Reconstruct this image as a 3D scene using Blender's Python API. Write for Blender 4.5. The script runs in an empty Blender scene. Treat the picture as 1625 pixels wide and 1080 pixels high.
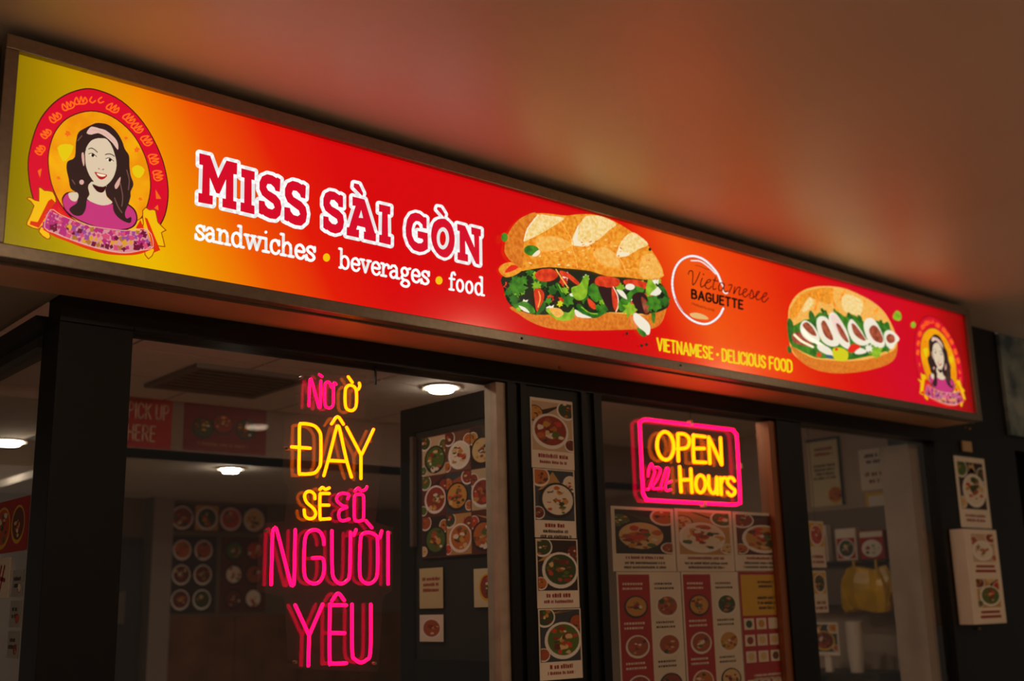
import bpy, bmesh, math, random
import numpy as np
from mathutils import Vector, Matrix
from mathutils.geometry import tessellate_polygon

# ------------------------------------------------------------------ camera
SC = bpy.context.scene
COL = SC.collection
YAW, PITCH, ROLL, FPX = math.radians(40.5), math.radians(13.1), math.radians(-1.37), 1812.0
CAM = np.array([0.0, -3.25, 1.6])
_cy, _sy, _cp, _sp = math.cos(YAW), math.sin(YAW), math.cos(PITCH), math.sin(PITCH)
FWD = np.array([_sy*_cp, _cy*_cp, _sp])
_r0 = np.array([_cy, -_sy, 0.0]); _u0 = np.cross(_r0, FWD)
RGT = math.cos(ROLL)*_r0 + math.sin(ROLL)*_u0
UPV = -math.sin(ROLL)*_r0 + math.cos(ROLL)*_u0
cam_d = bpy.data.cameras.new('camera'); cam = bpy.data.objects.new('camera', cam_d); COL.objects.link(cam)
cam_d.sensor_width = 36.0; cam_d.lens = FPX/1625*36.0; cam_d.clip_start = 0.05
M = Matrix.Identity(4)
for i in range(3):
    M[i][0] = RGT[i]; M[i][1] = UPV[i]; M[i][2] = -FWD[i]; M[i][3] = CAM[i]
cam.matrix_world = M
cam_d.dof.use_dof = True; cam_d.dof.focus_distance = 3.55; cam_d.dof.aperture_fstop = 2.0
SC.camera = cam
# ------------------------------------------------------------------ world, exposure
W = bpy.data.worlds.new('night'); SC.world = W; W.use_nodes = True
bg = W.node_tree.nodes['Background']; bg.inputs[0].default_value = (1.0, 0.80, 0.62, 1); bg.inputs[1].default_value = 0.09
vs = SC.view_settings; vs.view_transform = 'Standard'; vs.look = 'None'; vs.gamma = 1.0; vs.exposure = 0.0
vs.use_curve_mapping = False
SC.cycles.use_denoising = True
SC.cycles.max_bounces = 6; SC.cycles.transparent_max_bounces = 24; SC.cycles.sample_clamp_indirect = 4.0

# ------------------------------------------------------------------ pixel -> place helpers
def ray(x, y): return FWD + RGT*((x-812.5)/FPX) - UPV*((y-540)/FPX)
def PY(x, y, yy):
    d = ray(x, y); return CAM + d*((yy-CAM[1])/d[1])
def PX(x, y, xx):
    d = ray(x, y); return CAM + d*((xx-CAM[0])/d[0])
def PZ(x, y, zz):
    d = ray(x, y); return CAM + d*((zz-CAM[2])/d[2])

# ------------------------------------------------------------------ materials
def lin(c):
    return tuple(((v/255)/12.92 if v/255 <= 0.04045 else ((v/255+0.055)/1.055)**2.4) for v in c)
MATS = {}
def mat(name, rgb, rough=0.6, metal=0.0, emit=0.0, noise=0.0, scale=8.0, bump=0.0, spec=0.5, rgb2=None, coat=0.0):
    if name in MATS: return MATS[name]
    m = bpy.data.materials.new(name); m.use_nodes = True; nt = m.node_tree; b = nt.nodes['Principled BSDF']
    c = lin(rgb) + (1,)
    b.inputs['Roughness'].default_value = rough; b.inputs['Metallic'].default_value = metal
    b.inputs['Specular IOR Level'].default_value = spec; b.inputs['Coat Weight'].default_value = coat
    b.inputs['Base Color'].default_value = c if emit == 0 else tuple(v*0.25 for v in c[:3])+(1,)
    if emit > 0:
        b.inputs['Emission Color'].default_value = c; b.inputs['Emission Strength'].default_value = emit
    if noise > 0 or bump > 0:
        tc = nt.nodes.new('ShaderNodeTexCoord'); n = nt.nodes.new('ShaderNodeTexNoise')
        n.inputs['Scale'].default_value = scale; n.inputs['Detail'].default_value = 5
        nt.links.new(tc.outputs['Object'], n.inputs['Vector'])
        if noise > 0:
            r = nt.nodes.new('ShaderNodeValToRGB')
            c2 = lin(rgb2)+(1,) if rgb2 else tuple(v*(1-noise) for v in c[:3])+(1,)
            r.color_ramp.elements[0].color = c2; r.color_ramp.elements[0].position = 0.36
            r.color_ramp.elements[1].color = c; r.color_ramp.elements[1].position = 0.62
            nt.links.new(n.outputs['Fac'], r.inputs['Fac'])
            nt.links.new(r.outputs['Color'], b.inputs['Emission Color' if emit > 0 else 'Base Color'])
        if bump > 0:
            bp = nt.nodes.new('ShaderNodeBump'); bp.inputs['Strength'].default_value = bump; bp.inputs['Distance'].default_value = 0.01
            nt.links.new(n.outputs['Fac'], bp.inputs['Height']); nt.links.new(bp.outputs['Normal'], b.inputs['Normal'])
    MATS[name] = m
    return m
def glass(name, tint=(0.93, 0.92, 0.90), scatter=0.0, base=0.042):
    if name in MATS: return MATS[name]
    m = bpy.data.materials.new(name); m.use_nodes = True; nt = m.node_tree
    nt.nodes.remove(nt.nodes['Principled BSDF']); out = nt.nodes['Material Output']
    tr = nt.nodes.new('ShaderNodeBsdfTransparent'); tr.inputs[0].default_value = tint+(1,)
    gl = nt.nodes.new('ShaderNodeBsdfGlossy'); gl.inputs['Roughness'].default_value = 0.0
    lw = nt.nodes.new('ShaderNodeLayerWeight'); lw.inputs[0].default_value = 0.5
    pw = nt.nodes.new('ShaderNodeMath'); pw.operation = 'POWER'; pw.inputs[1].default_value = 5.0
    ma = nt.nodes.new('ShaderNodeMath'); ma.operation = 'MULTIPLY_ADD'; ma.inputs[1].default_value = 0.95; ma.inputs[2].default_value = base
    nt.links.new(lw.outputs['Facing'], pw.inputs[0]); nt.links.new(pw.outputs[0], ma.inputs[0])
    mx = nt.nodes.new('ShaderNodeMixShader'); nt.links.new(ma.outputs[0], mx.inputs[0])
    nt.links.new(tr.outputs[0], mx.inputs[1]); nt.links.new(gl.outputs[0], mx.inputs[2])
    last = mx
    if scatter > 0:
        df = nt.nodes.new('ShaderNodeBsdfDiffuse'); df.inputs[0].default_value = (0.9, 0.9, 0.9, 1)
        m2 = nt.nodes.new('ShaderNodeMixShader'); m2.inputs[0].default_value = scatter
        nt.links.new(mx.outputs[0], m2.inputs[1]); nt.links.new(df.outputs[0], m2.inputs[2]); last = m2
    nt.links.new(last.outputs[0], out.inputs['Surface'])
    MATS[name] = m
    return m
BLACK = mat('black_powder_coated_metal', (9, 8, 7), 0.42, 0.0, noise=0.25, scale=30, spec=0.3)
STEEL = mat('brushed_stainless_steel', (150, 136, 120), 0.34, 0.75, noise=0.15, scale=60)
SOFFIT = mat('brown_metal_soffit', (224, 178, 140), 0.4, 0.35, noise=0.1, scale=4)
GLASS = glass('window_glass')
ACRYL = glass('clear_acrylic', (0.97, 0.97, 0.97), 0.012, 0.0)

# ------------------------------------------------------------------ object helpers
def link(name, me, material=None, parent=None):
    o = bpy.data.objects.new(name, me); COL.objects.link(o)
    if material is not None and me is not None and len(me.materials) == 0: me.materials.append(material)
    if parent is not None: o.parent = parent
    return o
def tag(o, label, cat, group=None):
    o['label'] = label; o['category'] = cat
    if group: o['group'] = group
    return o
def struct(o, label=None):
    o['kind'] = 'structure'
    if label: o['label'] = label
    return o
def empty(name, loc=(0, 0, 0)):
    o = bpy.data.objects.new(name, None); COL.objects.link(o); o.location = loc; o.empty_display_size = 0.1
    return o
def inv_parent(o, p):
    o.parent = p; o.matrix_parent_inverse = Matrix.Translation(-Vector(p.location)) if p.type == 'EMPTY' else Matrix.Identity(4)
    return o
def bm_box(bm, x0, x1, y0, y1, z0, z1, bev=0.0):
    v = [bm.verts.new((x, y, z)) for x in (x0, x1) for y in (y0, y1) for z in (z0, z1)]
    F = [(0, 1, 3, 2), (4, 6, 7, 5), (0, 4, 5, 1), (2, 3, 7, 6), (0, 2, 6, 4), (1, 5, 7, 3)]
    fs = [bm.faces.new([v[i] for i in f]) for f in F]
    if bev > 0:
        es = set(e for f in fs for e in f.edges)
        bmesh.ops.bevel(bm, geom=list(es), offset=bev, segments=2, affect='EDGES', profile=0.7)
def box(name, x0, x1, y0, y1, z0, z1, m, parent=None, bev=0.0):
    bm = bmesh.new(); bm_box(bm, x0, x1, y0, y1, z0, z1, bev); bm.normal_update()
    bmesh.ops.recalc_face_normals(bm, faces=bm.faces)
    me = bpy.data.meshes.new(name); bm.to_mesh(me); bm.free()
    o = link(name, me, m)
    if parent is not None: inv_parent(o, parent)
    return o
def boxes(name, lst, m, parent=None, bev=0.0):
    bm = bmesh.new()
    for b in lst: bm_box(bm, *b, bev)
    bmesh.ops.recalc_face_normals(bm, faces=bm.faces)
    me = bpy.data.meshes.new(name); bm.to_mesh(me); bm.free()
    o = link(name, me, m)
    if parent is not None: inv_parent(o, parent)
    return o
def disc(name, c, r, h, m, parent=None, seg=32, r2=None):
    bm = bmesh.new()
    bmesh.ops.create_cone(bm, cap_ends=True, segments=seg, radius1=r, radius2=r if r2 is None else r2, depth=h, matrix=Matrix.Translation(c))
    me = bpy.data.meshes.new(name); bm.to_mesh(me); bm.free()
    o = link(name, me, m)
    if parent is not None: inv_parent(o, parent)
    return o
def ring(name, c, r0, r1, h, m, parent=None, seg=32):
    bm = bmesh.new(); prof = [(r0, -h/2), (r1, -h/2), (r1, h/2), (r0, h/2)]
    rows = [[bm.verts.new((c[0]+r*math.cos(2*math.pi*i/seg), c[1]+r*math.sin(2*math.pi*i/seg), c[2]+z)) for r, z in prof] for i in range(seg)]
    for i in range(seg):
        a, b = rows[i], rows[(i+1) % seg]
        for k in range(4): bm.faces.new((a[k], b[k], b[(k+1) % 4], a[(k+1) % 4]))
    bmesh.ops.recalc_face_normals(bm, faces=bm.faces)
    me = bpy.data.meshes.new(name); bm.to_mesh(me); bm.free()
    o = link(name, me, m)
    if parent is not None: inv_parent(o, parent)
    return o
def catmull(pts, closed=False, n=5):
    P = [np.array(p, float) for p in pts]; L = len(P); out = []
    rng = range(L) if closed else range(L-1)
    for i in rng:
        p1, p2 = P[i], P[(i+1) % L]
        p0 = P[(i-1) % L] if (closed or i > 0) else 2*p1-p2
        p3 = P[(i+2) % L] if (closed or i+2 < L) else 2*p2-p1
        for k in range(n):
            t = k/n
            out.append(tuple(0.5*((2*p1)+(-p0+p2)*t+(2*p0-5*p1+4*p2-p3)*t*t+(-p0+3*p1-3*p2+p3)*t**3)))
    if not closed: out.append(tuple(P[-1]))
    return out
def ell(cx, cy, rx, ry, n=28, rot=0.0, a0=0, a1=360):
    out = []; full = abs(a1-a0) >= 360
    for i in range(n if full else n+1):
        a = math.radians(a0+(a1-a0)*i/n); x, y = rx*math.cos(a), ry*math.sin(a)
        out.append((cx+x*math.cos(rot)-y*math.sin(rot), cy+x*math.sin(rot)+y*math.cos(rot)))
    return out

class Art:
    """Flat print: coloured shapes laid one over another, each a hair proud of the one below."""
    def __init__(self, to3d, normal, eps=6e-5, lift=4e-4):
        self.f, self.n, self.eps, self.k = to3d, np.array(normal, float), eps, 0
        self.lift = lift; self.v, self.faces, self.mi, self.mats = [], [], [], []
        self.z = (0.0, 0.0, 1.0)
    def zoom(self, x0, y0, s): self.z = (x0, y0, s); return self
    def _add(self, polys, m):
        self.k += 1
        if m not in self.mats: self.mats.append(m)
        idx = self.mats.index(m); off = self.n*(self.lift+self.eps*self.k)
        for pts in polys:
            if len(pts) < 3: continue
            tri = tessellate_polygon([[Vector((p[0], p[1], 0)) for p in pts]])
            b = len(self.v)
            for p in pts:
                self.v.append(tuple(np.array(self.f(self.z[0]+p[0]/self.z[2], self.z[1]+p[1]/self.z[2]))+off))
            for t in tri:
                self.faces.append((b+t[0], b+t[1], b+t[2])); self.mi.append(idx)
    def poly(self, pts, m, smooth=0):
        self._add([catmull(pts, True, smooth) if smooth else list(pts)], m)
    def strokes(self, lines, w, m, smooth=0, closed=False, rnd=True):
        polys = []
        for pts in lines:
            q = catmull(pts, closed, smooth) if smooth else list(pts)
            if closed: q = q+[q[0]]
            for a, b in zip(q[:-1], q[1:]):
                d = (b[0]-a[0], b[1]-a[1]); L = math.hypot(*d)
                if L < 1e-9: continue
                nx, ny = -d[1]/L*w/2, d[0]/L*w/2
                polys.append([(a[0]+nx, a[1]+ny), (b[0]+nx, b[1]+ny), (b[0]-nx, b[1]-ny), (a[0]-nx, a[1]-ny)])
            if rnd:
                for p in q: polys.append(ell(p[0], p[1], w/2, w/2, 28 if closed else 14))
        self._add(polys, m)
    def stroke(self, pts, w, m, smooth=0, closed=False, rnd=True): self.strokes([pts], w, m, smooth, closed, rnd)
    def build(self, name, parent=None):
        me = bpy.data.meshes.new(name); me.from_pydata(self.v, [], self.faces)
        for m in self.mats: me.materials.append(m)
        me.polygons.foreach_set('material_index', self.mi)
        # all faces look along the print's normal
        bm = bmesh.new(); bm.from_mesh(me); N = Vector(self.n)
        bm.normal_update()
        fl = [f for f in bm.faces if f.normal.dot(N) < 0]
        bmesh.ops.reverse_faces(bm, faces=fl); bm.to_mesh(me); bm.free(); me.update()
        o = link(name, me)
        if parent is not None: inv_parent(o, parent)
        return o

# ------------------------------------------------------------------ hand-made stroke letters
def A_(*p): return list(p)
CAPS = {  # unit height, y up, list of (polyline, smooth)
 'A': (.62, [([(0, 0), (.31, 1), (.62, 0)], 0), ([(.12, .33), (.5, .33)], 0)]),
 'B': (.52, [([(0, 0), (0, 1)], 0), ([(0, 1), (.3, 1), (.46, .88), (.46, .68), (.3, .54), (0, .54)], 0), ([(.3, .54), (.52, .4), (.52, .14), (.32, 0), (0, 0)], 0)]),
 'C': (.52, [([(.52, .76), (.45, .93), (.26, 1), (.07, .92), (0, .7), (0, .3), (.07, .08), (.26, 0), (.45, .07), (.52, .24)], 0)]),
 'D': (.52, [([(0, 0), (0, 1), (.25, 1), (.45, .9), (.52, .7), (.52, .3), (.45, .1), (.25, 0), (0, 0)], 0)]),
 'E': (.42, [([(.42, 1), (0, 1), (0, 0), (.42, 0)], 0), ([(0, .52), (.36, .52)], 0)]),
 'F': (.42, [([(.42, 1), (0, 1), (0, 0)], 0), ([(0, .5), (.36, .5)], 0)]),
 'G': (.54, [([(.52, .78), (.45, .94), (.26, 1), (.07, .92), (0, .7), (0, .3), (.07, .08), (.26, 0), (.46, .06), (.54, .2), (.54, .46), (.3, .46)], 0)]),
 'H': (.52, [([(0, 0), (0, 1)], 0), ([(.52, 0), (.52, 1)], 0), ([(0, .52), (.52, .52)], 0)]),
 'I': (.0, [([(0, 0), (0, 1)], 0)]),
 'K': (.5, [([(0, 0), (0, 1)], 0), ([(.48, 1), (0, .42)], 0), ([(.14, .58), (.52, 0)], 0)]),
 'L': (.4, [([(0, 1), (0, 0), (.4, 0)], 0)]),
 'M': (.7, [([(0, 0), (0, 1), (.35, .2), (.7, 1), (.7, 0)], 0)]),
 'N': (.54, [([(0, 0), (0, 1), (.54, 0), (.54, 1)], 0)]),
 'O': (.54, [([(.27, 1), (.08, .92), (0, .7), (0, .3), (.08, .08), (.27, 0), (.46, .08), (.54, .3), (.54, .7), (.46, .92), (.27, 1)], 0)]),
 'P': (.48, [([(0, 0), (0, 1), (.28, 1), (.44, .92), (.48, .76), (.44, .58), (.28, .48), (0, .48)], 0)]),
 'R': (.5, [([(0, 0), (0, 1), (.28, 1), (.44, .92), (.48, .76), (.44, .58), (.28, .48), (0, .48)], 0), ([(.26, .48), (.5, 0)], 0)]),
 'S': (.5, [([(.49, .8), (.4, .95), (.24, 1), (.07, .93), (.02, .76), (.1, .6), (.38, .44), (.49, .27), (.43, .07), (.24, 0), (.07, .06), (0, .22)], 0)]),
 'T': (.5, [([(0, 1), (.5, 1)], 0), ([(.25, 1), (.25, 0)], 0)]),
 'U': (.52, [([(0, 1), (0, .25), (.08, .06), (.26, 0), (.44, .06), (.52, .25), (.52, 1)], 0)]),
 'V': (.58, [([(0, 1), (.29, 0), (.58, 1)], 0)]),
 '*': (.14, [(ell(.07, .47, .07, .055, 8), 0)]), ' ': (.14, []),
}
LOWS = {  # slab-serif lower case, x-height 1
 's': (.72, [([(.66, .78), (.5, .93), (.28, .93), (.12, .76), (.24, .58), (.52, .44), (.64, .24), (.46, .06), (.22, .06), (.06, .22)], 4), ([(.67, .95), (.67, .68)], 0), ([(.05, .06), (.05, .33)], 0)]),
 'a': (.86, [([(.1, .74), (.22, .91), (.44, .93), (.58, .78), (.6, .5), (.6, .08), (.82, .08)], 0), ([(.6, .55), (.32, .54), (.1, .38), (.1, .18), (.26, .06), (.44, .1), (.6, .26)], 3)]),
 'n': (1.0, [([(.02, .93), (.2, .93), (.2, .07)], 0), ([(.02, .07), (.4, .07)], 0), ([(.2, .6), (.34, .86), (.54, .93), (.72, .8), (.76, .6), (.76, .07)], 0), ([(.6, .07), (.96, .07)], 0)]),
 'd': (.98, [([(.54, 1.42), (.72, 1.42), (.72, .07), (.94, .07)], 0), ([(.72, .7), (.58, .88), (.38, .93), (.18, .8), (.1, .5), (.18, .18), (.38, .05), (.58, .12), (.72, .3)], 3)]),
 'w': (1.3, [([(.12, .93), (.38, .07), (.65, .86), (.92, .07), (1.2, .93)], 0), ([(.0, .93), (.3, .93)], 0), ([(.5, .93), (.8, .93)], 0), ([(1.02, .93), (1.32, .93)], 0)]),
 'i': (.5, [([(.06, .93), (.26, .93), (.26, .07)], 0), ([(.04, .07), (.48, .07)], 0), ([(.24, 1.34), (.25, 1.36)], 0)]),
 'c': (.78, [([(.68, .72), (.56, .9), (.38, .93), (.18, .8), (.1, .5), (.18, .18), (.4, .05), (.6, .12), (.7, .28)], 3), ([(.69, .93), (.69, .66)], 0)]),
 'h': (1.0, [([(.02, 1.42), (.2, 1.42), (.2, .07)], 0), ([(.02, .07), (.4, .07)], 0), ([(.2, .6), (.34, .86), (.54, .93), (.72, .8), (.76, .6), (.76, .07)], 0), ([(.6, .07), (.96, .07)], 0)]),
 'e': (.8, [([(.12, .52), (.7, .52), (.66, .78), (.52, .91), (.38, .93), (.18, .8), (.1, .5), (.18, .18), (.4, .05), (.6, .1), (.72, .26)], 3)]),
 'b': (.94, [([(.0, 1.42), (.18, 1.42), (.18, .07), (.04, .07)], 0), ([(.18, .7), (.32, .88), (.52, .93), (.72, .8), (.8, .5), (.72, .18), (.52, .05), (.32, .12), (.18, .3)], 3)]),
 'v': (.86, [([(.12, .93), (.42, .07), (.72, .93)], 0), ([(-.02, .93), (.3, .93)], 0), ([(.56, .93), (.86, .93)], 0)]),
 'r': (.7, [([(.02, .93), (.2, .93), (.2, .07)], 0), ([(.02, .07), (.44, .07)], 0), ([(.2, .58), (.32, .84), (.5, .92), (.66, .84), (.66, .68)], 0)]),
 'g': (.88, [(ell(.38, .64, .26, .28, 14)+[(.64, .64)], 0), ([(.58, .84), (.84, .93)], 0), ([(.22, .38), (.14, .2), (.3, .06), (.62, .02), (.76, -.18), (.62, -.38), (.3, -.4), (.1, -.24), (.26, -.04)], 3)]),
 'f': (.62, [([(.56, 1.26), (.44, 1.42), (.28, 1.36), (.22, 1.15), (.22, .07)], 0), ([(.04, .07), (.44, .07)], 0), ([(.04, .9), (.5, .9)], 0)]),
 'o': (.86, [(ell(.4, .49, .3, .44, 18)+[(.7, .49)], 0)]),
}
def write(art, font, text, o, xv, yv, w, m, gap=.22):
    """o: left end of the baseline; xv: vector of one x unit; yv: vector of one height unit; w: stroke width."""
    x = 0.0; lines = []
    for ch in text:
        adv, ss = font[ch]
        for pts, sm in ss:
            q = catmull(pts, False, sm) if sm else pts
            lines.append([(o[0]+(x+p[0])*xv[0]+p[1]*yv[0], o[1]+(x+p[0])*xv[1]+p[1]*yv[1]) for p in q])
        x += adv+gap
    art.strokes(lines, w, m)
    return x-gap
def text_width(font, text, gap): return sum(font[c][0]+gap for c in text)-gap

# ================================================================== THE SETTING
GZ = 0.033           # glass plane depth
CEIL = 3.16
PLASTER = mat('arcade_plaster', (242, 226, 208), 0.42, noise=0.06, scale=1.5, bump=0.02, spec=0.9, coat=0.6)
PLASTER.node_tree.nodes['Principled BSDF'].inputs['Coat Roughness'].default_value = 0.4
struct(box('ceiling_arcade', -4, 9.5, -7, 0.0, CEIL, CEIL+.1, PLASTER), 'smooth plaster arcade ceiling glowing red and orange above the sign')
struct(box('floor_pavement', -4, 9.5, -7, 0.0, -.1, 0, mat('pavement', (196, 176, 152), 0.8, noise=.3, scale=3)), 'unseen pavement in front of the shop, made pale to bounce light up')  # out of view; pale tone set to throw lamp light at the ceiling
struct(box('floor_shop', -4, 9.5, 0.0, 5.0, -.1, 0, mat('shop_floor', (176, 162, 146), 0.5, noise=.2, scale=2)), 'shop floor')
# wall above the header, behind the sign, and pier at the right
struct(box('wall_front', .6, 5.83, .0, .12, 2.51, CEIL, BLACK), 'dark wall behind the sign')
struct(box('wall_pier', 5.83, 6.655, .0, .3, 0, CEIL, BLACK), 'black pier right of the shop front')
hd = struct(box('trim_1', 1.073, 5.83, -.004, .1, 2.428, 2.51, BLACK, bev=.002), 'black header rail above the windows')
box('glazing_bead', 1.29, 5.83, -.012, -.004, 2.428, 2.436, BLACK, None).parent = hd
# corner post, mullions
struct(box('trim_2', 1.073, 1.29, 0, .14, 0, 2.428, mat('dark_bronze_post', (12, 10, 9), .5, noise=.2, scale=20, spec=.3), bev=.003), 'wide dark corner post')
tp = struct(box('trim_3', 2.735, 3.233, .0, .09, 0, 2.428, BLACK, bev=.003), 'black panel between the two big windows')
for x0, x1 in ((2.735, 2.775), (2.80, 2.83), (3.12, 3.15), (3.19, 3.233)):
    box('stile', x0, x1, -.014, .0, 0, 2.428, BLACK, bev=.003).parent = tp
struct(box('trim_4', 2.691, 2.735, .0, .07, 0, 2.424, mat('pale_aluminium_strip', (190, 170, 150), .5, .2, noise=.2, scale=14)), 'pale vertical strip beside the black panel')
tp = struct(box('trim_5', 4.40, 4.59, .0, .09, 0, 2.428, BLACK, bev=.003), 'black mullion right of the menu window')
box('reveal_strip', 4.352, 4.40, .012, .085, 0, 2.42, mat('neon_lit_reveal', (150, 92, 58), .35, .5), None).parent = tp  # orange light of the neon is put into the reveal's colour
struct(box('trim_6', 5.80, 5.83, .0, .09, 0, 2.428, BLACK), 'thin black jamb')
# window panes
def window(n, x0, x1, label):
    r = struct(empty('window_%d' % n, (x0, GZ, 0)), label)
    box('pane', x0, x1, GZ, GZ+.003, .1, 2.43, GLASS, r)
    boxes('sill', [(x0, x1, 0, .09, 0, .1)], BLACK, r)
    return r
window(1, 1.29, 2.691, 'large tinted pane with the stacked neon words')
window(2, 3.233, 4.40, 'glass pane with the open sign and menus')
window(3, 4.59, 5.80, 'right hand pane in front of a pale wall')
# left return: glazed side wall
SX = 1.08
w4 = struct(empty('window_4', (SX, .14, 0)), 'glazed side return left of the corner post')
box('pane', SX, SX+.006, .14, 3.9, .1, 2.38, GLASS, w4)
GREY = mat('dark_grey_rail', (52, 50, 48), .5, .2)
box('top_rail', SX-.03, SX+.05, .14, 3.9, 2.425, 2.47, GREY, w4)
box('lower_rail', SX-.02, SX+.05, .14, 3.9, 2.375, 2.40, GREY, w4)
box('head_glass', SX, SX+.006, .14, 3.9, 2.40, 2.425, GLASS, w4)
struct(box('ceiling_side', -4, 1.07, .0, 4.0, 2.505, 2.56, mat('side_soffit', (150, 138, 126), .8, noise=.08, scale=2)), 'pale soffit over the side entrance')
struct(box('wall_side', -1.0, 1.073, -.06, .0, 2.505, CEIL, BLACK), 'dark fascia left of the corner post')
struct(box('wall_left', -1.6, -1.5, 0, 4.2, 0, 2.56, mat('side_wall', (92, 84, 76), .8, noise=.1))) 
# interior shell
IC = 2.65
TILE = mat('ceiling_tile', (218, 208, 196), .9, noise=.06, scale=12)
ci = struct(box('ceiling', 1.09, 6.0, .10, 2.2, IC+.02, IC+.06, mat('ceiling_grid', (90, 82, 74), .7)), 'suspended tile ceiling inside the shop')
tme = None
for i in range(8):
    for j in range(4):
        x0 = 1.12+i*.61; y0 = .12+j*.52
        if tme is None:
            t = box('ceiling_tile', 0, .595, 0, .505, 0, .02, TILE); tme = t.data
        else: t = link('ceiling_tile', tme)
        t.location = (x0, y0, IC); t.parent = ci
struct(box('ceiling_left', 1.09, 2.08, 2.2, 4.2, 2.60, 2.70, TILE), 'raised ceiling by the side glass')
struct(box('ceiling_back', 2.08, 6.0, 2.2, 4.2, 2.36, 2.40, TILE), 'lower ceiling over the counter')
struct(box('wall_bulkhead', 2.08, 6.0, 2.2, 2.26, 2.36, IC+.05, mat('bulkhead_paint', (150, 132, 116), .8, noise=.08)), 'bulkhead over the counter')
struct(box('wall_back', 1.09, 6.0, 4.2, 4.3, 0, 2.7, mat('back_wall_paint', (120, 102, 84), .8, noise=.15, scale=3)), 'back wall of the shop')
struct(box('wall_right', 6.0, 6.1, .3, 4.2, 0, 2.7, mat('pale_wall_paint', (186, 164, 144), .75, noise=.1, scale=4)), 'pale right wall of the shop')
struct(box('trim_7', 5.70, 5.80, .10, .28, 0, 2.42, mat('pale_jamb', (190, 168, 150), .6, noise=.14, scale=5)), 'pale jamb beside the black pier')

# ================================================================== THE BACKLIT SIGN
SY = -.25
SX0, SX1, SZ0, SZ1 = .83, 5.792, 2.543, 3.083
sign = tag(empty('shop_sign', (3.31, -.1, 2.50)), 'long backlit yellow and red shop sign with sandwich pictures above the windows', 'sign')
box('box_body', SX0-.03, SX1+.045, SY+.012, 0, 2.512, 3.118, mat('sign_box_metal', (60, 50, 42), .4, .6), sign)
# face: printed yellow to red film on a backlit sheet
fm = bpy.data.materials.new('backlit_sign_film'); fm.use_nodes = True; nt = fm.node_tree; b = nt.nodes['Principled BSDF']
b.inputs['Roughness'].default_value = .16; b.inputs['Base Color'].default_value = (.03, .005, .004, 1)
tc = nt.nodes.new('ShaderNodeTexCoord'); sp = nt.nodes.new('ShaderNodeSeparateXYZ'); nt.links.new(tc.outputs['Object'], sp.inputs[0])
def math_node(op, a, bb):
    n = nt.nodes.new('ShaderNodeMath'); n.operation = op
    for i, v in enumerate((a, bb)):
        if isinstance(v, (int, float)): n.inputs[i].default_value = v
        else: nt.links.new(v, n.inputs[i])
    return n.outputs[0]
u = math_node('ADD', sp.outputs['X'], math_node('MULTIPLY', math_node('SUBTRACT', sp.outputs['Z'], 2.81), .55))
u = math_node('DIVIDE', math_node('SUBTRACT', u, SX0), SX1-SX0)
ramp = nt.nodes.new('ShaderNodeValToRGB'); cr = ramp.color_ramp; nt.links.new(u, ramp.inputs[0])
stops = [(0, (214, 182, 0)), (.055, (234, 182, 0)), (.092, (238, 140, 0)), (.128, (236, 84, 0)), (.175, (224, 24, 4)), (.225, (214, 2, 8)), (.45, (208, 2, 12)),
         (.50, (220, 20, 6)), (.56, (238, 84, 14)), (.62, (236, 66, 8)), (.70, (222, 30, 4)), (.76, (214, 6, 10)), (.85, (206, 0, 36)), (.92, (206, 0, 24)), (1, (190, 0, 8))]
while len(cr.elements) < len(stops): cr.elements.new(.5)
for e, (p, c) in zip(cr.elements, stops): e.position = p; e.color = lin(c)+(1,)
nt.links.new(ramp.outputs[0], b.inputs['Emission Color'])
# tubes inside the box: a little weaker toward the two ends
ex = math_node('DIVIDE', math_node('SUBTRACT', sp.outputs['X'], SX0), SX1-SX0)
st = nt.nodes.new('ShaderNodeValToRGB'); nt.links.new(ex, st.inputs[0]); cr = st.color_ramp
for k, (p, v) in enumerate(((0, .36), (1, .5), (.07, 1.0), (.93, 1.0))):
    e = cr.elements[k] if k < 2 else cr.elements.new(p); e.color = (v, v, v, 1)
nt.links.new(st.outputs[0], b.inputs['Emission Strength'])
o = box('face_panel', SX0-.004, SX1+.004, SY, SY+.01, SZ0-.004, SZ1+.004, fm, sign)
# frame rails
FY0, FY1 = SY-.022, SY+.02
box('frame_rail', SX0-.035, SX1+.047, FY0, FY1, SZ1, SZ1+.042, STEEL, sign, .003)
box('frame_rail', SX0-.035, SX1+.047, FY0, FY1, SZ0-.038, SZ0, STEEL, sign, .003)
box('frame_stile', SX0-.035, SX0, FY0+.001, FY1, SZ0, SZ1, STEEL, sign, .003)
box('frame_stile', SX1, SX1+.047, FY0+.001, FY1, SZ0, SZ1, STEEL, sign, .003)
box('underside_panel', SX0-.03, SX1+.04, SY+.03, -.004, 2.503, 2.512, SOFFIT, sign)
box('underside_lip', SX0-.03, SX1+.04, SY+.021, SY+.03, 2.499, 2.512, STEEL, sign)
for px_ in (808, 1040, 1500):
    p = PY(px_, 0, SY); box('screw', p[0]-.004, p[0]+.004, FY0-.003, FY0, SZ0-.022, SZ0-.014, BLACK, sign, .001)
for ppx, ppy in ((888, 582), (1531, 677), (1539, 679)):
    p = PZ(ppx, ppy, 2.50); disc('bolt', (p[0], p[1], 2.497), .006, .010, mat('brass_bolt', (170, 120, 50), .3, .8), sign, 10)

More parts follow.
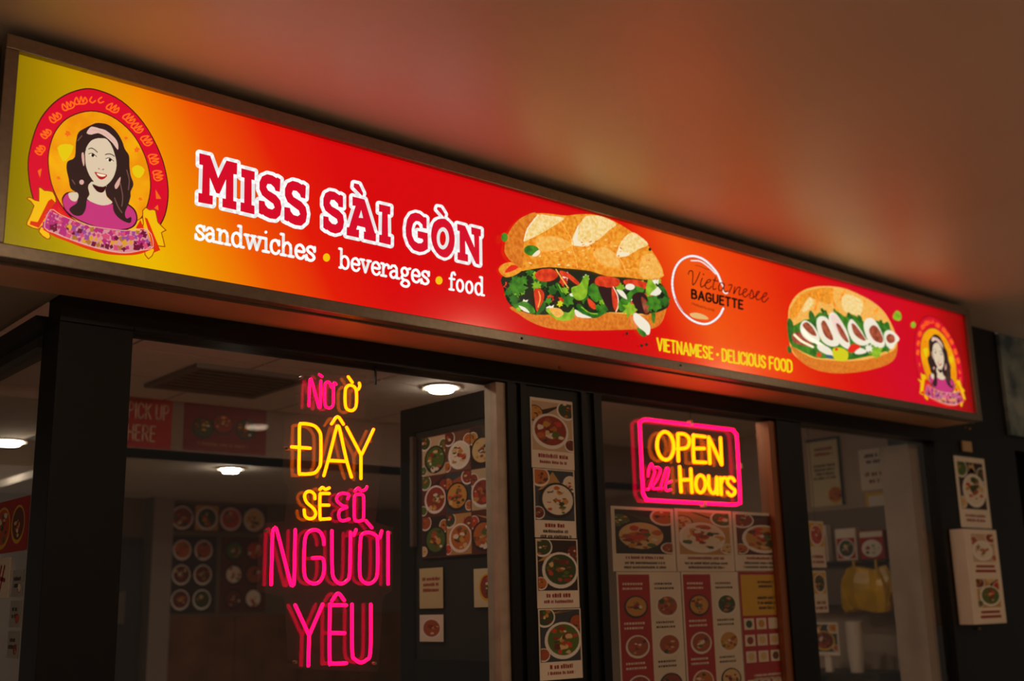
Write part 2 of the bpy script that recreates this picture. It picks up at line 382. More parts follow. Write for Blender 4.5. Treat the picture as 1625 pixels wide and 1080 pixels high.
def sp3(x, y): return PY(x, y, SY)
def sart(): return Art(sp3, (0, -1, 0))
def pm(name, rgb, e=1.0, **k): return mat('print_'+name, rgb, .3, emit=e, **k)
P_WHITE = pm('white', (226, 226, 224)); P_CRIM = pm('crimson', (208, 6, 38)); P_YEL = pm('yellow', (240, 188, 6)); P_BLK = pm('black', (26, 10, 8))
P_BRN = pm('dark_brown', (58, 6, 8)); P_LEMON = pm('lemon', (226, 196, 14))

# ---- title
L_T1 = dict(z=(300, 225, 7.2), g=[
 [(115,130),(240,160),(330,415),(425,215),(548,245),(545,375),(505,370),(503,675),(540,685),(538,780),(378,745),(380,645),(417,652),(420,430),(345,595),(308,585),(235,410),(232,610),(270,618),(268,720),(103,690),(105,582),(145,590),(155,268),(115,258)],
 [(595,303),(748,342),(746,440),(712,432),(712,722),(746,732),(745,830),(585,793),(587,690),(627,697),(630,412),(595,402)]])
S_1 = [(1035,572),(985,560),(972,522),(935,485),(895,480),(880,515),(900,555),(990,610),(1040,670),(1055,750),(1040,840),(990,884),(920,875),(862,848),(840,828),(834,836),(795,815),(795,668),(860,680),(868,720),(900,760),(948,774),(976,752),(960,708),(900,665),(832,610),(802,540),(802,460),(832,395),(890,370),(950,385),(998,415),(1006,405),(1042,430)]
L_T1['g'] += [S_1, [(x+291, y+76) for x, y in S_1]]
L_T2 = dict(z=(500, 275, 8.307), g=[
 [(365,452),(305,440),(298,400),(250,352),(208,350),(190,392),(215,435),(310,490),(365,550),(380,640),(366,725),(330,778),(265,795),(200,775),(152,740),(146,748),(105,715),(105,562),(172,575),(180,620),(220,664),(268,675),(296,648),(284,602),(220,560),(132,490),(105,420),(106,330),(132,262),(190,232),(255,245),(320,290),(332,280),(365,300)],
 [(490,305),(650,345),(785,785),(800,795),(797,900),(640,865),(640,765),(665,770),(655,715),(555,690),(540,740),(578,745),(575,850),(412,815),(415,710),(445,710),(530,430),(490,425)],
 [(510,130),(575,145),(632,265),(620,300),(505,180)],
 [(840,405),(990,440),(988,545),(955,540),(960,830),(997,840),(995,945),(840,908),(843,808),(875,810),(880,510),(840,505)]])
L_T3 = dict(z=(630, 315, 9.0), g=[
 [(420,430),(365,420),(358,372),(315,328),(265,320),(226,360),(206,440),(212,530),(246,605),(300,640),(345,638),(372,610),(362,577),(293,558),(290,460),(435,495),(438,720),(380,755),(320,765),(232,735),(165,650),(125,530),(120,420),(140,300),(190,222),(260,200),(320,215),(385,270),(400,263),(420,280)],
 [(610,290),(655,286),(700,300),(770,370),(810,480),(822,600),(800,730),(740,820),(680,845),(600,810),(530,720),(490,600),(485,480),(510,370),(550,312)],
 [(575,120),(625,130),(685,225),(672,270),(565,150)],
 [(855,360),(970,390),(1105,700),(1095,520),(1060,510),(1055,405),(1195,440),(1195,540),(1170,538),(1175,945),(1125,930),(970,600),(975,790),(1010,800),(1012,905),(860,872),(862,765),(892,770),(890,465),(858,455)]])
a = sart(); a.eps = 1e-5
for L, ow in ((L_T1, 11.5), (L_T2, 10.5), (L_T3, 9.6)):
    a.zoom(*L['z'])
    for g in L['g']:
        a.poly(g, P_WHITE); a.stroke(g, ow*L['z'][2], P_WHITE, closed=True)
a.zoom(*L_T1['z']); a.poly([(553,438),(582,445),(580,640),(550,635)], pm('orange', (236, 84, 4)))
a.zoom(*L_T3['z']); a.poly(ell(652, 568, 44, 102), pm('red', (214, 2, 10)))
title = a.build('title_outline', sign)
for L in (L_T1, L_T2, L_T3):
    for gi, g in enumerate(L['g']):
        a = sart(); a.lift = 1.3e-3; a.zoom(*L['z']); a.poly(g, P_CRIM)
        if L is L_T3 and gi == 1:   # the ring of the O
            a = sart(); a.lift = 1.3e-3; a.zoom(*L['z'])
            inner = ell(652, 568, 88, 158, 30); outer = catmull(g, True, 2)
            n = 30; ang = [math.atan2(p[1]-568, p[0]-652) for p in outer]
            qs = []
            for k in range(n):
                qs.append(min(range(len(outer)), key=lambda i: abs(math.atan2(math.sin(ang[i]-math.atan2((inner[k][1]-568), (inner[k][0]-652))), math.cos(ang[i]-math.atan2((inner[k][1]-568), (inner[k][0]-652)))))))
            a._add([[inner[k], inner[(k+1) % n], outer[qs[(k+1) % n]], outer[qs[k]]] if qs[k] != qs[(k+1) % n] else [inner[k], inner[(k+1) % n], outer[qs[k]]] for k in range(n)], P_CRIM)
        if L is L_T2 and gi == 1: a.poly([(605,485),(572,585),(630,590)], P_WHITE)
        a.build('letter', title)
# ---- tag line
a = sart()
for text, o, e, xh, w in (('sandwiches', (309.5, 379.5), (500.0, 415.5), 24.0, 4.7), ('beverages', (538, 425.5), (681.0, 452.5), 22.0, 4.1), ('food', (712.5, 460.0), (768.5, 470.0), 20.5, 3.7)):
    tw = text_width(LOWS, text, .04); xv = ((e[0]-o[0])/tw, (e[1]-o[1])/tw)
    write(a, LOWS, text, o, xv, (0.2, -xh), w, P_WHITE, .04)
for c in ((518, 408.5), (696.5, 444.8)): a.poly(ell(c[0], c[1], 5.6, 6.6, 20), P_YEL)
a.build('tagline_lettering', sign)
t = 'VIETNAMESE * DELICIOUS FOOD'; CAPS[' '] = (.06, []); tw = text_width(CAPS, t, .24); x_ = 0.0
for word in t.split(' '):
    a = sart(); write(a, CAPS, word, (1043.5+213*x_/tw, 555+35.5*x_/tw), (213/tw, 35.5/tw), (-.6, -18.5), 3.0, P_LEMON, .24)
    a.build('slogan_lettering', sign); x_ += text_width(CAPS, word, .24)+.24+.06+.24

# ---- bread and filling prints
CRUST = pm('crust', (238, 162, 50), 1.0, noise=.5, scale=75, rgb2=(218, 118, 20)); CRUST2 = pm('dark_crust', (222, 130, 40), 1, noise=.5, scale=75, rgb2=(200, 98, 22))
CRUMB = pm('crumb', (244, 222, 162), 1, noise=.5, scale=80, rgb2=(232, 190, 100)); CREAM = pm('cream', (240, 226, 190)); PALEC = pm('pale_crust', (242, 188, 96), 1, noise=.5, scale=80, rgb2=(234, 160, 58))
DKG = pm('dark_green', (24, 34, 20)); LF1 = pm('leaf', (72, 138, 34), 1, noise=.5, scale=40, rgb2=(38, 96, 26)); LF2 = pm('light_leaf', (150, 190, 44), 1, noise=.4, scale=40, rgb2=(104, 156, 30)); LF3 = pm('mid_leaf', (50, 112, 34), 1, noise=.4, scale=40, rgb2=(30, 78, 26))
TOM = pm('tomato', (226, 70, 34), 1, noise=.4, scale=40, rgb2=(190, 40, 20)); ONI = pm('onion', (236, 228, 206)); MEAT = pm('meat', (176, 88, 60), 1, noise=.5, scale=40, rgb2=(126, 52, 32)); PLUM = pm('plum', (44, 22, 24)); PINK = pm('ham', (238, 208, 196)); PEPP = pm('pepper_yellow', (206, 200, 30)); RED2 = pm('tomato_red', (222, 40, 24))
rng = random.Random(4)
def leaf(a, cx, cy, r, m, n=11, sy=1.0):
    k = rng.random()*6; pts = []
    for i in range(n*2):
        t = 2*math.pi*i/(n*2)+k; rr = r*(1.0 if i % 2 == 0 else .62)*(.8+.4*rng.random()); pts.append((cx+rr*math.cos(t), cy+rr*math.sin(t)*sy))
    a.poly(pts, m, 2)
a = sart(); a.zoom(770, 310, 4.319)
a.poly([(185,760),(240,820),(330,875),(450,912),(600,925),(800,924),(1000,918),(1130,915),(1200,880),(1235,800),(1230,740),(1000,800),(600,800)], CRUST2, 4)
a.poly([(310,810),(420,790),(640,800),(860,805),(1080,820),(1180,790),(1190,770),(700,730),(330,760)], PALEC, 4)
a.poly([(112,560),(240,500),(500,490),(900,540),(1180,580),(1262,740),(1180,800),(1050,810),(860,800),(700,820),(560,810),(330,815),(170,750),(125,640)], DKG, 3)
a.zoom(785, 420, 5.603)
for k in range(90):
    x = rng.uniform(110, 1510); y = rng.uniform(60+.055*x, 400+.02*x); leaf(a, x, y, rng.uniform(18, 46), rng.choice((LF1, LF3, LF3, LF2, DKG, DKG, PLUM, LF1, ONI, TOM)), rng.choice((5, 6, 8)))
a.zoom(770, 310, 4.319)
a.poly([(85,515),(110,475),(170,460),(225,490),(240,520),(180,555),(125,560)], CRUST, 4); a.poly([(125,530),(170,480),(222,490),(180,520)], RED2, 3)
a.zoom(785, 420, 5.603)
a.poly([(345,90),(400,45),(500,42),(555,90),(510,140),(420,152),(370,130)], TOM, 4)
a.poly([(880,165),(905,110),(1000,105),(1095,135),(1090,190),(1000,205),(930,195)], TOM, 4)
a.poly([(1140,140),(1240,135),(1345,165),(1340,215),(1260,205),(1160,185)], TOM, 4)
a.poly([(570,55),(650,80),(740,160),(720,180),(640,120),(580,100)], TOM, 3); a.stroke([(535,45),(590,130),(645,210)], 10, PALEC)
for cx, cy, r, m, n in ((190,200,95,LF1,9),(110,250,40,LF3,7),(160,310,50,LF3,7),(245,140,50,LF1,7),(360,190,48,LF2,8),(300,70,40,LF1,7),(500,230,50,LF3,6)): leaf(a, cx, cy, r, m, n)
a.poly([(340,225),(390,215),(430,270),(400,390),(365,420),(345,320)], TOM, 4); a.stroke([(380,240),(395,300),(375,380)], 9, PALEC, 3)
a.poly([(190,350),(260,330),(330,380),(350,430),(300,435),(220,395)], LF1, 4); a.poly([(200,365),(260,385),(300,430),(240,410)], ONI, 3)
a.poly([(430,320),(440,380),(390,435),(350,450),(390,380)], LF3, 3)
a.stroke([(545,180),(580,240),(600,290)], 34, LF3, 3); a.stroke([(555,180),(590,245)], 8, LF2, 3)
leaf(a, 640, 320, 60, LF1, 6)
a.poly([(670,210),(740,180),(790,100),(825,110),(815,210),(800,290),(740,320),(690,290)], LF2, 3); leaf(a, 745, 235, 60, LF2, 8)
a.poly([(830,200),(880,170),(930,270),(895,335),(840,290)], LF1, 4); a.poly([(815,300),(880,350),(880,400),(830,370)], TOM, 3)
a.stroke([(735,370),(800,430),(880,455),(950,420),(990,370)], 44, LF3, 4); a.stroke([(760,380),(830,430),(900,440)], 9, LF2, 4); leaf(a, 955, 390, 60, LF1, 8)
a.poly([(440,400),(520,390),(640,430),(690,380),(690,470),(620,500),(530,485)], LF2, 4); a.poly([(470,395),(560,390),(600,440),(540,470)], PALEC, 4); leaf(a, 570, 350, 32, PEPP, 6)
a.poly([(700,400),(770,440),(850,475),(720,465)], ONI, 3)
a.poly([(910,200),(1010,220),(1040,330),(1000,400),(940,300)], PLUM, 4); a.poly([(1030,200),(1070,240),(1092,340),(1070,425),(1035,350)], TOM, 4); a.stroke([(1040,200),(1080,280),(1085,370),(1065,420)], 8, CREAM, 3)
a.poly([(1090,330),(1180,250),(1220,190),(1310,215),(1300,250),(1220,290),(1150,400),(1100,410)], LF1, 4); a.poly(ell(1190, 200, 42, 28), ONI)
a.poly([(1070,225),(1130,240),(1165,310),(1110,280)], ONI, 3); leaf(a, 1190, 400, 75, LF2, 7)
a.poly([(1210,280),(1280,245),(1340,290),(1370,430),(1300,440),(1230,370)], PLUM, 4); a.poly([(1290,290),(1350,340),(1365,410),(1320,430)], MEAT, 4)
leaf(a, 1400, 350, 90, LF1, 7); leaf(a, 1500, 330, 60, LF3, 6); a.poly([(1340,250),(1400,180),(1470,240),(1420,280)], ONI, 2)
a.poly([(1330,240),(1345,150),(1365,98),(1395,160),(1430,200),(1380,250),(1350,290)], LF2, 3); a.poly([(1400,150),(1445,130),(1440,180)], ONI); a.poly([(1440,180),(1500,210),(1530,290),(1480,250)], LF3, 3)
a.poly([(1380,430),(1415,440),(1405,525),(1385,500)], LF1, 2)
a.poly([(1230,430),(1300,470),(1365,540),(1360,620),(1320,615),(1260,550),(1220,490)], ONI, 3); a.poly([(1255,560),(1320,600),(1335,635),(1300,640),(1260,600)], LF1, 3)
for cx, cy in ((1160,615),(1335,712),(1290,722)): leaf(a, cx, cy, 18, DKG, 5)
a.zoom(770, 310, 4.319)
a.poly([(122,360),(135,290),(190,200),(270,140),(370,126),(450,132),(540,142),(650,132),(760,140),(870,180),(980,245),(1080,320),(1150,410),(1200,500),(1205,555),(1170,575),(1080,580),(960,565),(820,555),(700,520),(560,505),(420,495),(300,510),(235,520),(220,488),(160,450),(125,400)], CRUST, 4)
a.poly([(122,360),(135,290),(190,200),(270,140),(340,126),(285,230),(255,320),(250,440),(235,500),(160,450),(125,400)], CRUST2, 3)
a.poly([(255,315),(280,230),(350,140),(440,145),(530,158),(470,205),(380,260),(300,300)], CRUMB, 3); a.stroke([(255,315),(280,230),(352,138)], 8, CREAM, 3)
a.poly([(580,335),(600,260),(660,165),(700,142),(790,150),(885,198),(840,240),(760,310),(690,350),(620,350)], CRUMB, 3); a.poly([(580,335),(600,270),(630,200),(622,310),(680,330),(720,325),(690,350),(620,350)], CREAM, 2)
a.poly([(885,420),(920,320),(990,258),(1050,285),(1105,340),(1040,370),(970,415),(920,425)], CRUMB, 3); a.poly([(885,420),(915,350),(930,390),(975,395),(970,415),(920,425)], CREAM, 2)
a.poly([(1045,530),(1060,430),(1120,400),(1160,430),(1205,530),(1200,560),(1090,575)], PALEC, 3)
for k in range(130):
    x = rng.uniform(270, 1180); y = rng.uniform(300, 500)+(x-700)*.06
    if y > 215+abs(x-620)*.45: a.poly(ell(x, y, rng.uniform(4, 13), rng.uniform(3, 7), 8, rng.uniform(-.6, .9)), rng.choice((PALEC, PALEC, CRUST2, CRUMB)))
a.poly([(330,300),(470,290),(570,345),(470,380),(360,385)], PALEC, 4); a.poly([(720,400),(800,360),(880,420),(900,500),(780,480)], PALEC, 4)
for q in ([(500,185),(545,260),(585,335),(575,360),(600,440),(612,500)], [(890,425),(920,470),(945,540)], [(430,405),(520,375),(575,345)]): a.stroke(q, 6, PALEC, 3)
a.poly(ell(297, 384, 52, 36, 20, .1), LF1); a.poly([(300,420),(345,380),(356,400),(330,424)], CREAM, 3); a.poly(ell(112, 294, 22, 30), LF1); a.poly(ell(1108, 376, 10, 12), DKG)
a.build('sandwich_picture', sign)

a = sart(); a.zoom(1240, 445, 6.97)
a.poly([(75,440),(85,300),(150,180),(250,105),(380,68),(520,62),(690,85),(850,150),(1000,230),(1120,330),(1200,450),(1260,590),(1280,720),(1265,830),(1200,910),(1050,970),(850,1010),(640,1025),(450,1005),(300,950),(180,860),(110,770),(80,620)], PALEC, 4)
a.poly([(200,170),(320,105),(500,80),(560,100),(540,260),(420,230),(300,200),(170,380),(110,430),(90,330)], CRUST, 4)
for q in ([(430,100),(400,200),(370,330)], [(560,90),(560,200),(620,340)], [(700,110),(660,200),(680,300)], [(210,160),(190,280),(160,400)], [(920,230),(880,300),(880,370)], [(1060,310),(1030,360)]): a.stroke(q, 24, CRUST, 4)
a.poly([(700,150),(800,170),(900,240),(870,380),(760,360),(690,330),(660,230)], CRUMB, 4); a.poly([(230,330),(290,200),(330,190),(350,260),(270,340)], CRUMB, 3)
a.poly([(100,720),(200,780),(330,850),(500,880),(700,890),(900,880),(1100,830),(1240,770),(1280,700),(1265,830),(1200,910),(1050,970),(850,1010),(640,1025),(450,1005),(300,950),(180,860)], CRUST2, 3)
a.poly([(60,480),(85,415),(130,500),(250,430),(350,420),(420,350),(520,380),(600,330),(700,400),(760,370),(860,410),(930,470),(1040,440),(1150,480),(1220,560),(1240,720),(1100,800),(900,850),(700,880),(520,860),(370,850),(160,750),(100,700)], LF1, 2)
for q, m in (([(300,400),(315,330),(360,380),(385,500),(340,480)], LF3), ([(430,310),(460,310),(480,370),(440,350)], LF3), ([(470,330),(500,340),(510,420)], LF3), ([(570,330),(585,305),(605,360)], LF1), ([(720,380),(745,350),(800,420),(740,420)], LF3), ([(840,380),(880,400),(900,470),(860,450)], LF3), ([(1080,450),(1110,440),(1130,560),(1090,520)], LF3), ([(1140,470),(1180,460),(1200,540),(1150,520)], LF3)): a.poly(q, m, 3)
a.poly([(60,480),(85,415),(132,500),(110,690),(75,650)], LF3, 3)
a.poly([(120,590),(210,575),(330,690),(350,740),(240,720),(130,680)], MEAT, 4); a.stroke([(140,600),(220,670),(345,735)], 26, CREAM, 4)
def slice_(pts, inner, rim=ONI, core=MEAT):
    a.poly(pts, rim, 4); a.poly(inner, core, 4)
slice_([(205,500),(250,440),(330,480),(390,560),(420,660),(350,690),(260,640),(215,580)], [(230,490),(280,460),(350,530),(385,610),(330,600),(270,550)])
a.stroke([(225,540),(290,620),(400,690),(460,730)], 40, ONI, 4)
slice_([(385,480),(400,410),(460,395),(520,440),(560,560),(620,650),(630,710),(560,730),(470,690),(410,600)], [(435,480),(470,440),(520,520),(570,640),(540,660),(470,600)])
slice_([(520,430),(530,365),(580,355),(640,420),(720,560),(750,670),(750,750),(690,740),(600,650),(540,540)], [(540,400),(590,385),(660,480),(730,650),(690,660),(600,560)], ONI, PINK); a.poly([(600,480),(650,500),(740,670),(700,670),(640,590)], MEAT, 4)
slice_([(730,500),(760,430),(800,450),(870,540),(930,640),(980,680),(900,720),(800,680),(745,590)], [(770,480),(810,490),(880,580),(930,660),(880,655),(800,590)])
slice_([(905,500),(930,430),(990,415),(1050,470),(1110,590),(1140,700),(1100,745),(1010,720),(940,630)], [(965,560),(1000,495),(1060,520),(1120,640),(1100,690),(1020,660)])
slice_([(1130,620),(1150,560),(1200,550),(1260,590),(1300,650),(1255,700),(1230,750),(1170,740)], [(1155,620),(1190,590),(1240,610),(1250,670),(1200,695),(1165,670)])
a.poly([(390,720),(450,710),(540,760),(560,840),(480,810),(410,770)], ONI, 4); a.poly([(480,820),(560,830),(560,865),(500,855)], pm('blue_shadow', (52, 96, 110)), 3)
a.poly([(560,760),(640,740),(730,790),(720,880),(640,890),(575,860)], PEPP, 3); a.poly([(730,770),(770,705),(860,715),(850,770),(760,800)], RED2, 3); a.poly(ell(603, 760, 18, 18), RED2)
a.poly([(770,820),(880,740),(960,790),(960,830),(860,840),(780,870)], LF3, 3); a.poly([(800,800),(870,745),(940,790),(860,815)], ONI, 3); leaf(a, 1040, 790, 80, LF2, 9); leaf(a, 960, 750, 50, ONI, 7); leaf(a, 1160, 760, 40, LF1, 6); leaf(a, 340, 790, 45, LF3, 6); leaf(a, 410, 820, 36, TOM, 6)
a.poly([(1230,390),(1265,335),(1310,360),(1320,420),(1290,445),(1240,425)], LF2, 4); a.poly([(58,740),(75,720),(105,760),(95,805),(65,790)], LF3, 4)
a.zoom(1240, 445, 6.97); a.poly(ell(1453, 490, 26, 34), LF2)
a.build('sandwich_picture', sign)

# ---- round badge with script lettering
a = sart(); a.zoom(1020, 380, 4.5)
rimpts = [(575,490),(545,545),(490,590),(430,602),(350,575),(280,510),(230,420),(210,320),(225,220),(270,150),(340,118),(410,130),(470,170),(530,240),(560,310)]
a.stroke(rimpts, 22, pm('badge_red', (190, 16, 6)), 4); a.stroke(rimpts, 15, P_WHITE, 4); a.stroke([(345,150),(410,155),(470,195),(520,245)], 8, P_WHITE, 4); a.stroke([(232,420),(275,500),(340,555)], 5, pm('badge_red', (190, 16, 6)), 4)
a.stroke([(560,310),(575,345),(575,370),(590,385),(605,380)], 8, P_WHITE, 3)
a.poly([(335,530),(380,522),(440,540),(468,568),(410,568),(355,555)], pm('badge_tan', (226, 178, 110)), 4)
a.zoom(1080, 420, 10.833)
for q in ([(130,160),(150,110),(190,105),(210,150),(205,340),(260,290),(330,130)], [(370,230),(345,300),(350,380),(400,360),(430,320)], [(430,320),(500,290),(515,260),(470,260),(430,320),(425,380),(480,415),(530,370)], [(600,215),(560,340),(560,420),(610,410)], [(555,260),(640,285)],
          [(750,330),(690,310),(655,370),(660,440),(710,430),(750,340),(735,410),(760,465),(810,450)], [(820,350),(880,350),(830,480)], [(930,380),(910,500),(970,400),(1020,390),(1000,480),(1010,520),(1050,500)], [(1060,490),(1130,450),(1120,410),(1080,440),(1070,520),(1110,555),(1170,500)],
          [(1180,550),(1220,430),(1250,530),(1230,580),(1190,570)], [(1240,570),(1310,520),(1350,460),(1310,470),(1290,540),(1310,600),(1370,590)], [(1380,570),(1450,540),(1480,490),(1440,490),(1400,560),(1400,620),(1440,640),(1505,570)]):
    a.stroke(q, 17, P_BRN, 4)
a.poly(ell(390, 165, 14, 14, 10), P_BRN)
tw = text_width(CAPS, 'BAGUETTE', .26)
write(a, CAPS, 'BAGUETTE', (190, 570), ((1060-190)/tw, (760-570)/tw), (0, -142), 34, P_BLK, .26)
lines = []
for k in range(22):
    x = 195+k*18; y = 660+k*5.6; lines.append([(x, y+rng.uniform(-14, 8)), (x+rng.uniform(-5, 12), y+rng.uniform(16, 40))])
a.strokes(lines, 7, P_BRN); a.stroke([(250,10),(340,30),(430,70),(490,85)], 7, P_BRN, 3)
a.build('badge_print', sign)

# ---- emblem: woman in an oval, ribbon below
def build_emblem():
    a = sart(); a.zoom(0, 60, 2.7)
    RED = pm('emblem_red', (212, 8, 40)); OUT = pm('outline', (52, 10, 12)); GOLD = pm('emblem_gold', (242, 170, 10), 1, noise=.5, scale=14, rgb2=(232, 138, 6)); ORN = pm('emblem_orange', (236, 104, 24)); RIB = pm('ribbon_yellow', (238, 182, 8)); RBR = pm('ribbon_red', (214, 44, 8))
    outer = [(118,560),(130,460),(172,345),(250,260),(345,219),(420,222),(520,268),(615,362),(688,495),(720,620),(718,720),(690,800),(620,880),(480,900),(330,880),(200,800),(140,690)]
    a.poly(outer, OUT, 4)
    cx, cy = 420, 560
    a.poly([(cx+(x-cx)*.985, cy+(y-cy)*.985) for x, y in outer], RED, 4)
    inner = [(204,530),(215,450),(245,385),(300,335),(390,311),(480,335),(565,405),(620,500),(645,600),(640,690),(605,775),(530,815),(430,822),(330,790),(262,720),(220,630)]
    a.poly(inner, OUT, 4); cx, cy = 425, 570
    a.poly([(cx+(x-cx)*.982, cy+(y-cy)*.982) for x, y in inner], GOLD, 4)
    for q in ([(245,470),(280,455),(315,465),(295,510),(270,530)], [(565,560),(590,545),(620,565),(600,600),(575,590)]): a.poly(q, P_LEMON, 2)
    for x, y, r in ((290,410,14),(585,480,14),(250,600,10),(600,690,10),(540,430,8)): leaf(a, x, y, r, ORN, 5)
    # ornaments on the ring (squiggles, as on the print)
    orn = [(170,480,-60),(195,410,-50),(235,340,-40),(290,290,-25),(345,268,-5),(398,266,10),(435,268,30),(485,300,35),(555,345,48),(590,385,52),(630,440,60),(660,520,75),(678,590,80)]
    for x, y, an in orn:
        r = 27 if 235 <= x else 24
        c, s = math.cos(math.radians(an)), math.sin(math.radians(an))
        pts = [(-1,.2),(-.6,-.6),(-.25,.5),(.1,-.7),(.35,.4),(.7,-.5),(1,.3),(.5,.75),(-.3,.7),(-.8,.75)]
        if x in (398, 435): pts = [(-.3,-.5),(-.5,.2),(0,.6),(.4,.1)]
        a.stroke([(x+r*(p*c-q*s), y+r*.8*(p*s+q*c)) for p, q in pts], 6, ORN, 3, closed=len(pts) > 5)
    for q in ([(160,570),(178,560),(170,600)], [(665,650),(690,690),(668,690)], [(660,730),(675,715),(678,740)]): a.poly(q, ORN)
    # ribbon ends and back folds
    for q in ([(165,640),(190,655),(225,660),(240,700),(225,720),(205,745),(185,800),(160,820),(120,805),(115,790),(145,720),(115,690),(130,685),(165,700)], [(190,800),(215,850),(200,862),(165,830)], [(610,740),(640,738),(665,740),(675,790),(710,825),(690,835),(705,895),(670,890),(650,935),(620,930)], [(540,820),(610,770),(600,830)]):
        a.poly(q, RIB, 2); a.stroke(q, 4, pm('ribbon_line', (150, 52, 8)), 2, closed=True)
    a.poly([(205,700),(220,690),(235,705),(165,815),(125,800),(130,785),(160,790)], RBR); a.poly([(618,770),(630,775),(685,910),(660,920)], RBR); a.poly([(245,720),(290,770),(250,760)], RBR); a.poly([(580,815),(600,780),(620,830)], RBR)
    # woman
    a.zoom(90, 185, 7.714)
    HAIR = pm('hair', (48, 28, 26)); SKIN = pm('skin', (216, 196, 166)); TOPM = pm('magenta_top', (192, 52, 116)); LIP = pm('lips', (176, 24, 34)); BAND = pm('headband', (222, 182, 166)); HL = pm('hair_light', (112, 76, 66)); BLUSH = pm('blush', (216, 164, 150))
    a.poly([(70,1080),(60,1000),(120,930),(250,930),(370,1010),(520,1065),(660,1060),(800,1040),(880,1075),(960,1150),(985,1260),(940,1350),(830,1390),(650,1400),(450,1350),(250,1270),(110,1170)], OUT, 4)
    a.poly([(78,1080),(75,1010),(130,945),(250,945),(370,1025),(520,1080),(660,1075),(800,1060),(870,1090),(945,1160),(968,1255),(925,1338),(820,1376),(650,1386),(455,1338),(255,1258),(122,1160)], TOPM, 4)
    a.poly([(500,80),(440,95),(330,150),(260,200),(230,320),(215,500),(130,550),(115,640),(140,760),(165,880),(230,930),(250,1000),(240,1060),(170,1110),(150,1150),(210,1210),(300,1210),(350,1130),(365,1020),(400,940),(380,880),(420,820),(700,820),(620,880),(600,960),(650,1020),(680,1060),(690,1150),(740,1230),(830,1290),(900,1300),(905,1230),(850,1250),(830,1180),(870,1080),(900,980),(900,920),(935,830),(900,720),(885,600),(880,480),(830,400),(790,290),(720,180),(620,100)], HAIR, 3)
    a.poly([(580,830),(720,740),(770,880),(720,1000),(640,1000),(596,940)], HAIR, 2)
    a.poly([(140,940),(240,930),(262,980),(230,1040),(165,1020)], SKIN, 3)
    a.poly([(420,800),(380,880),(400,960),(365,1010),(450,1060),(560,1090),(660,1070),(670,1040),(610,990),(590,900),(600,820)], SKIN, 2)
    a.poly([(430,830),(480,910),(540,935),(580,910),(600,850),(520,860)], OUT, 3)
    a.poly([(345,430),(370,360),(430,290),(540,265),(620,290),(670,370),(700,450),(725,560),(720,650),(690,740),(640,810),(570,860),(510,850),(450,800),(390,710),(355,610),(345,520)], SKIN, 4)
    a.poly([(300,455),(325,450),(335,560),(325,610),(305,540)], BLUSH, 3); a.poly(ell(300, 806, 28, 30), BLUSH); a.poly([(705,840),(775,740),(760,840),(720,890)], BLUSH, 3)
    a.poly([(350,430),(365,330),(430,270),(560,270),(600,250),(500,200),(400,230),(340,330)], HAIR, 2); a.poly([(600,270),(680,370),(720,500),(740,620),(780,480),(740,380),(650,260)], HAIR, 2)
    a.poly([(360,205),(400,140),(440,128),(520,150),(590,170),(680,240),(730,300),(748,360),(740,412),(680,330),(590,250),(500,205),(420,225)], BAND, 2); a.stroke([(420,165),(520,180),(600,220),(690,310)], 9, BLUSH, 3)
    a.stroke([(385,400),(420,390),(460,410),(490,440)], 11, HAIR, 3); a.stroke([(590,470),(630,460),(670,470),(700,490)], 11, HAIR, 3)
    for ex_, ey_ in ((436, 478), (645, 535)):
        a.poly([(ex_-46, ey_-14), (ex_, ey_-22), (ex_+40, ey_+16), (ex_, ey_+18)], CREAM, 3); a.poly(ell(ex_, ey_, 19, 21, 14), P_BLK); a.stroke([(ex_-50, ey_-16), (ex_-5, ey_-24), (ex_+44, ey_+16)], 9, HAIR, 3)
    a.stroke([(500,640),(530,655),(570,645)], 8, BLUSH, 3); a.stroke([(505,640),(512,646)], 9, HAIR); a.stroke([(556,655),(568,648)], 9, HAIR)
    a.poly([(455,685),(500,690),(540,700),(610,720),(580,760),(540,775),(500,755)], LIP, 3); a.poly([(480,698),(540,708),(595,722),(560,740),(510,730)], CREAM, 3)
    for q in ([(770,820),(800,980),(790,1100)], [(850,660),(880,780),(870,900)], [(250,300),(300,240)], [(180,780),(215,830)], [(700,1000),(740,1100),(790,1180)]): a.stroke(q, 13, HL, 3)
    # ribbon band
    a.zoom(30, 280, 6.25)
    top = [(300,340),(400,390),(520,440),(700,500),(880,530),(1050,545),(1260,535)]; bot = [(1315,705),(1200,740),(1050,765),(880,745),(700,700),(520,640),(380,585),(240,515)]
    a.poly(catmull(top, False, 3)+catmull([(1330,715),(1200,770),(1050,785),(850,770),(650,715),(480,650),(350,600),(232,530)], False, 3), RBR)
    a.poly(catmull(top, False, 3)+catmull(bot, False, 3), pm('band_ground', (206, 136, 140)))
    def bandpt(s, t):
        T = catmull(top, False, 4); B = catmull(bot[::-1], False, 4)
        p = T[min(int(s*(len(T)-1)), len(T)-1)]; q = B[min(int(s*(len(B)-1)), len(B)-1)]
        return (p[0]*(1-t)+q[0]*t, p[1]*(1-t)+q[1]*t)
    cols = [pm('band_magenta', (176, 40, 110)), pm('band_plum', (110, 14, 50)), pm('band_gold', (214, 150, 40)), pm('band_rose', (206, 70, 110)), pm('band_purple', (150, 70, 140)), pm('band_ochre', (170, 110, 40))]
    r2 = random.Random(9)
    for i in range(26):
        for j in range(4):
            p = bandpt((i+.5+r2.uniform(-.3, .3))/26, (j+.6+r2.uniform(-.2, .2))/4.4)
            leaf(a, p[0], p[1], r2.uniform(20, 38), cols[r2.randrange(len(cols))] if i > 7 else cols[r2.choice((0, 1, 3, 0))], 4, 1.1)
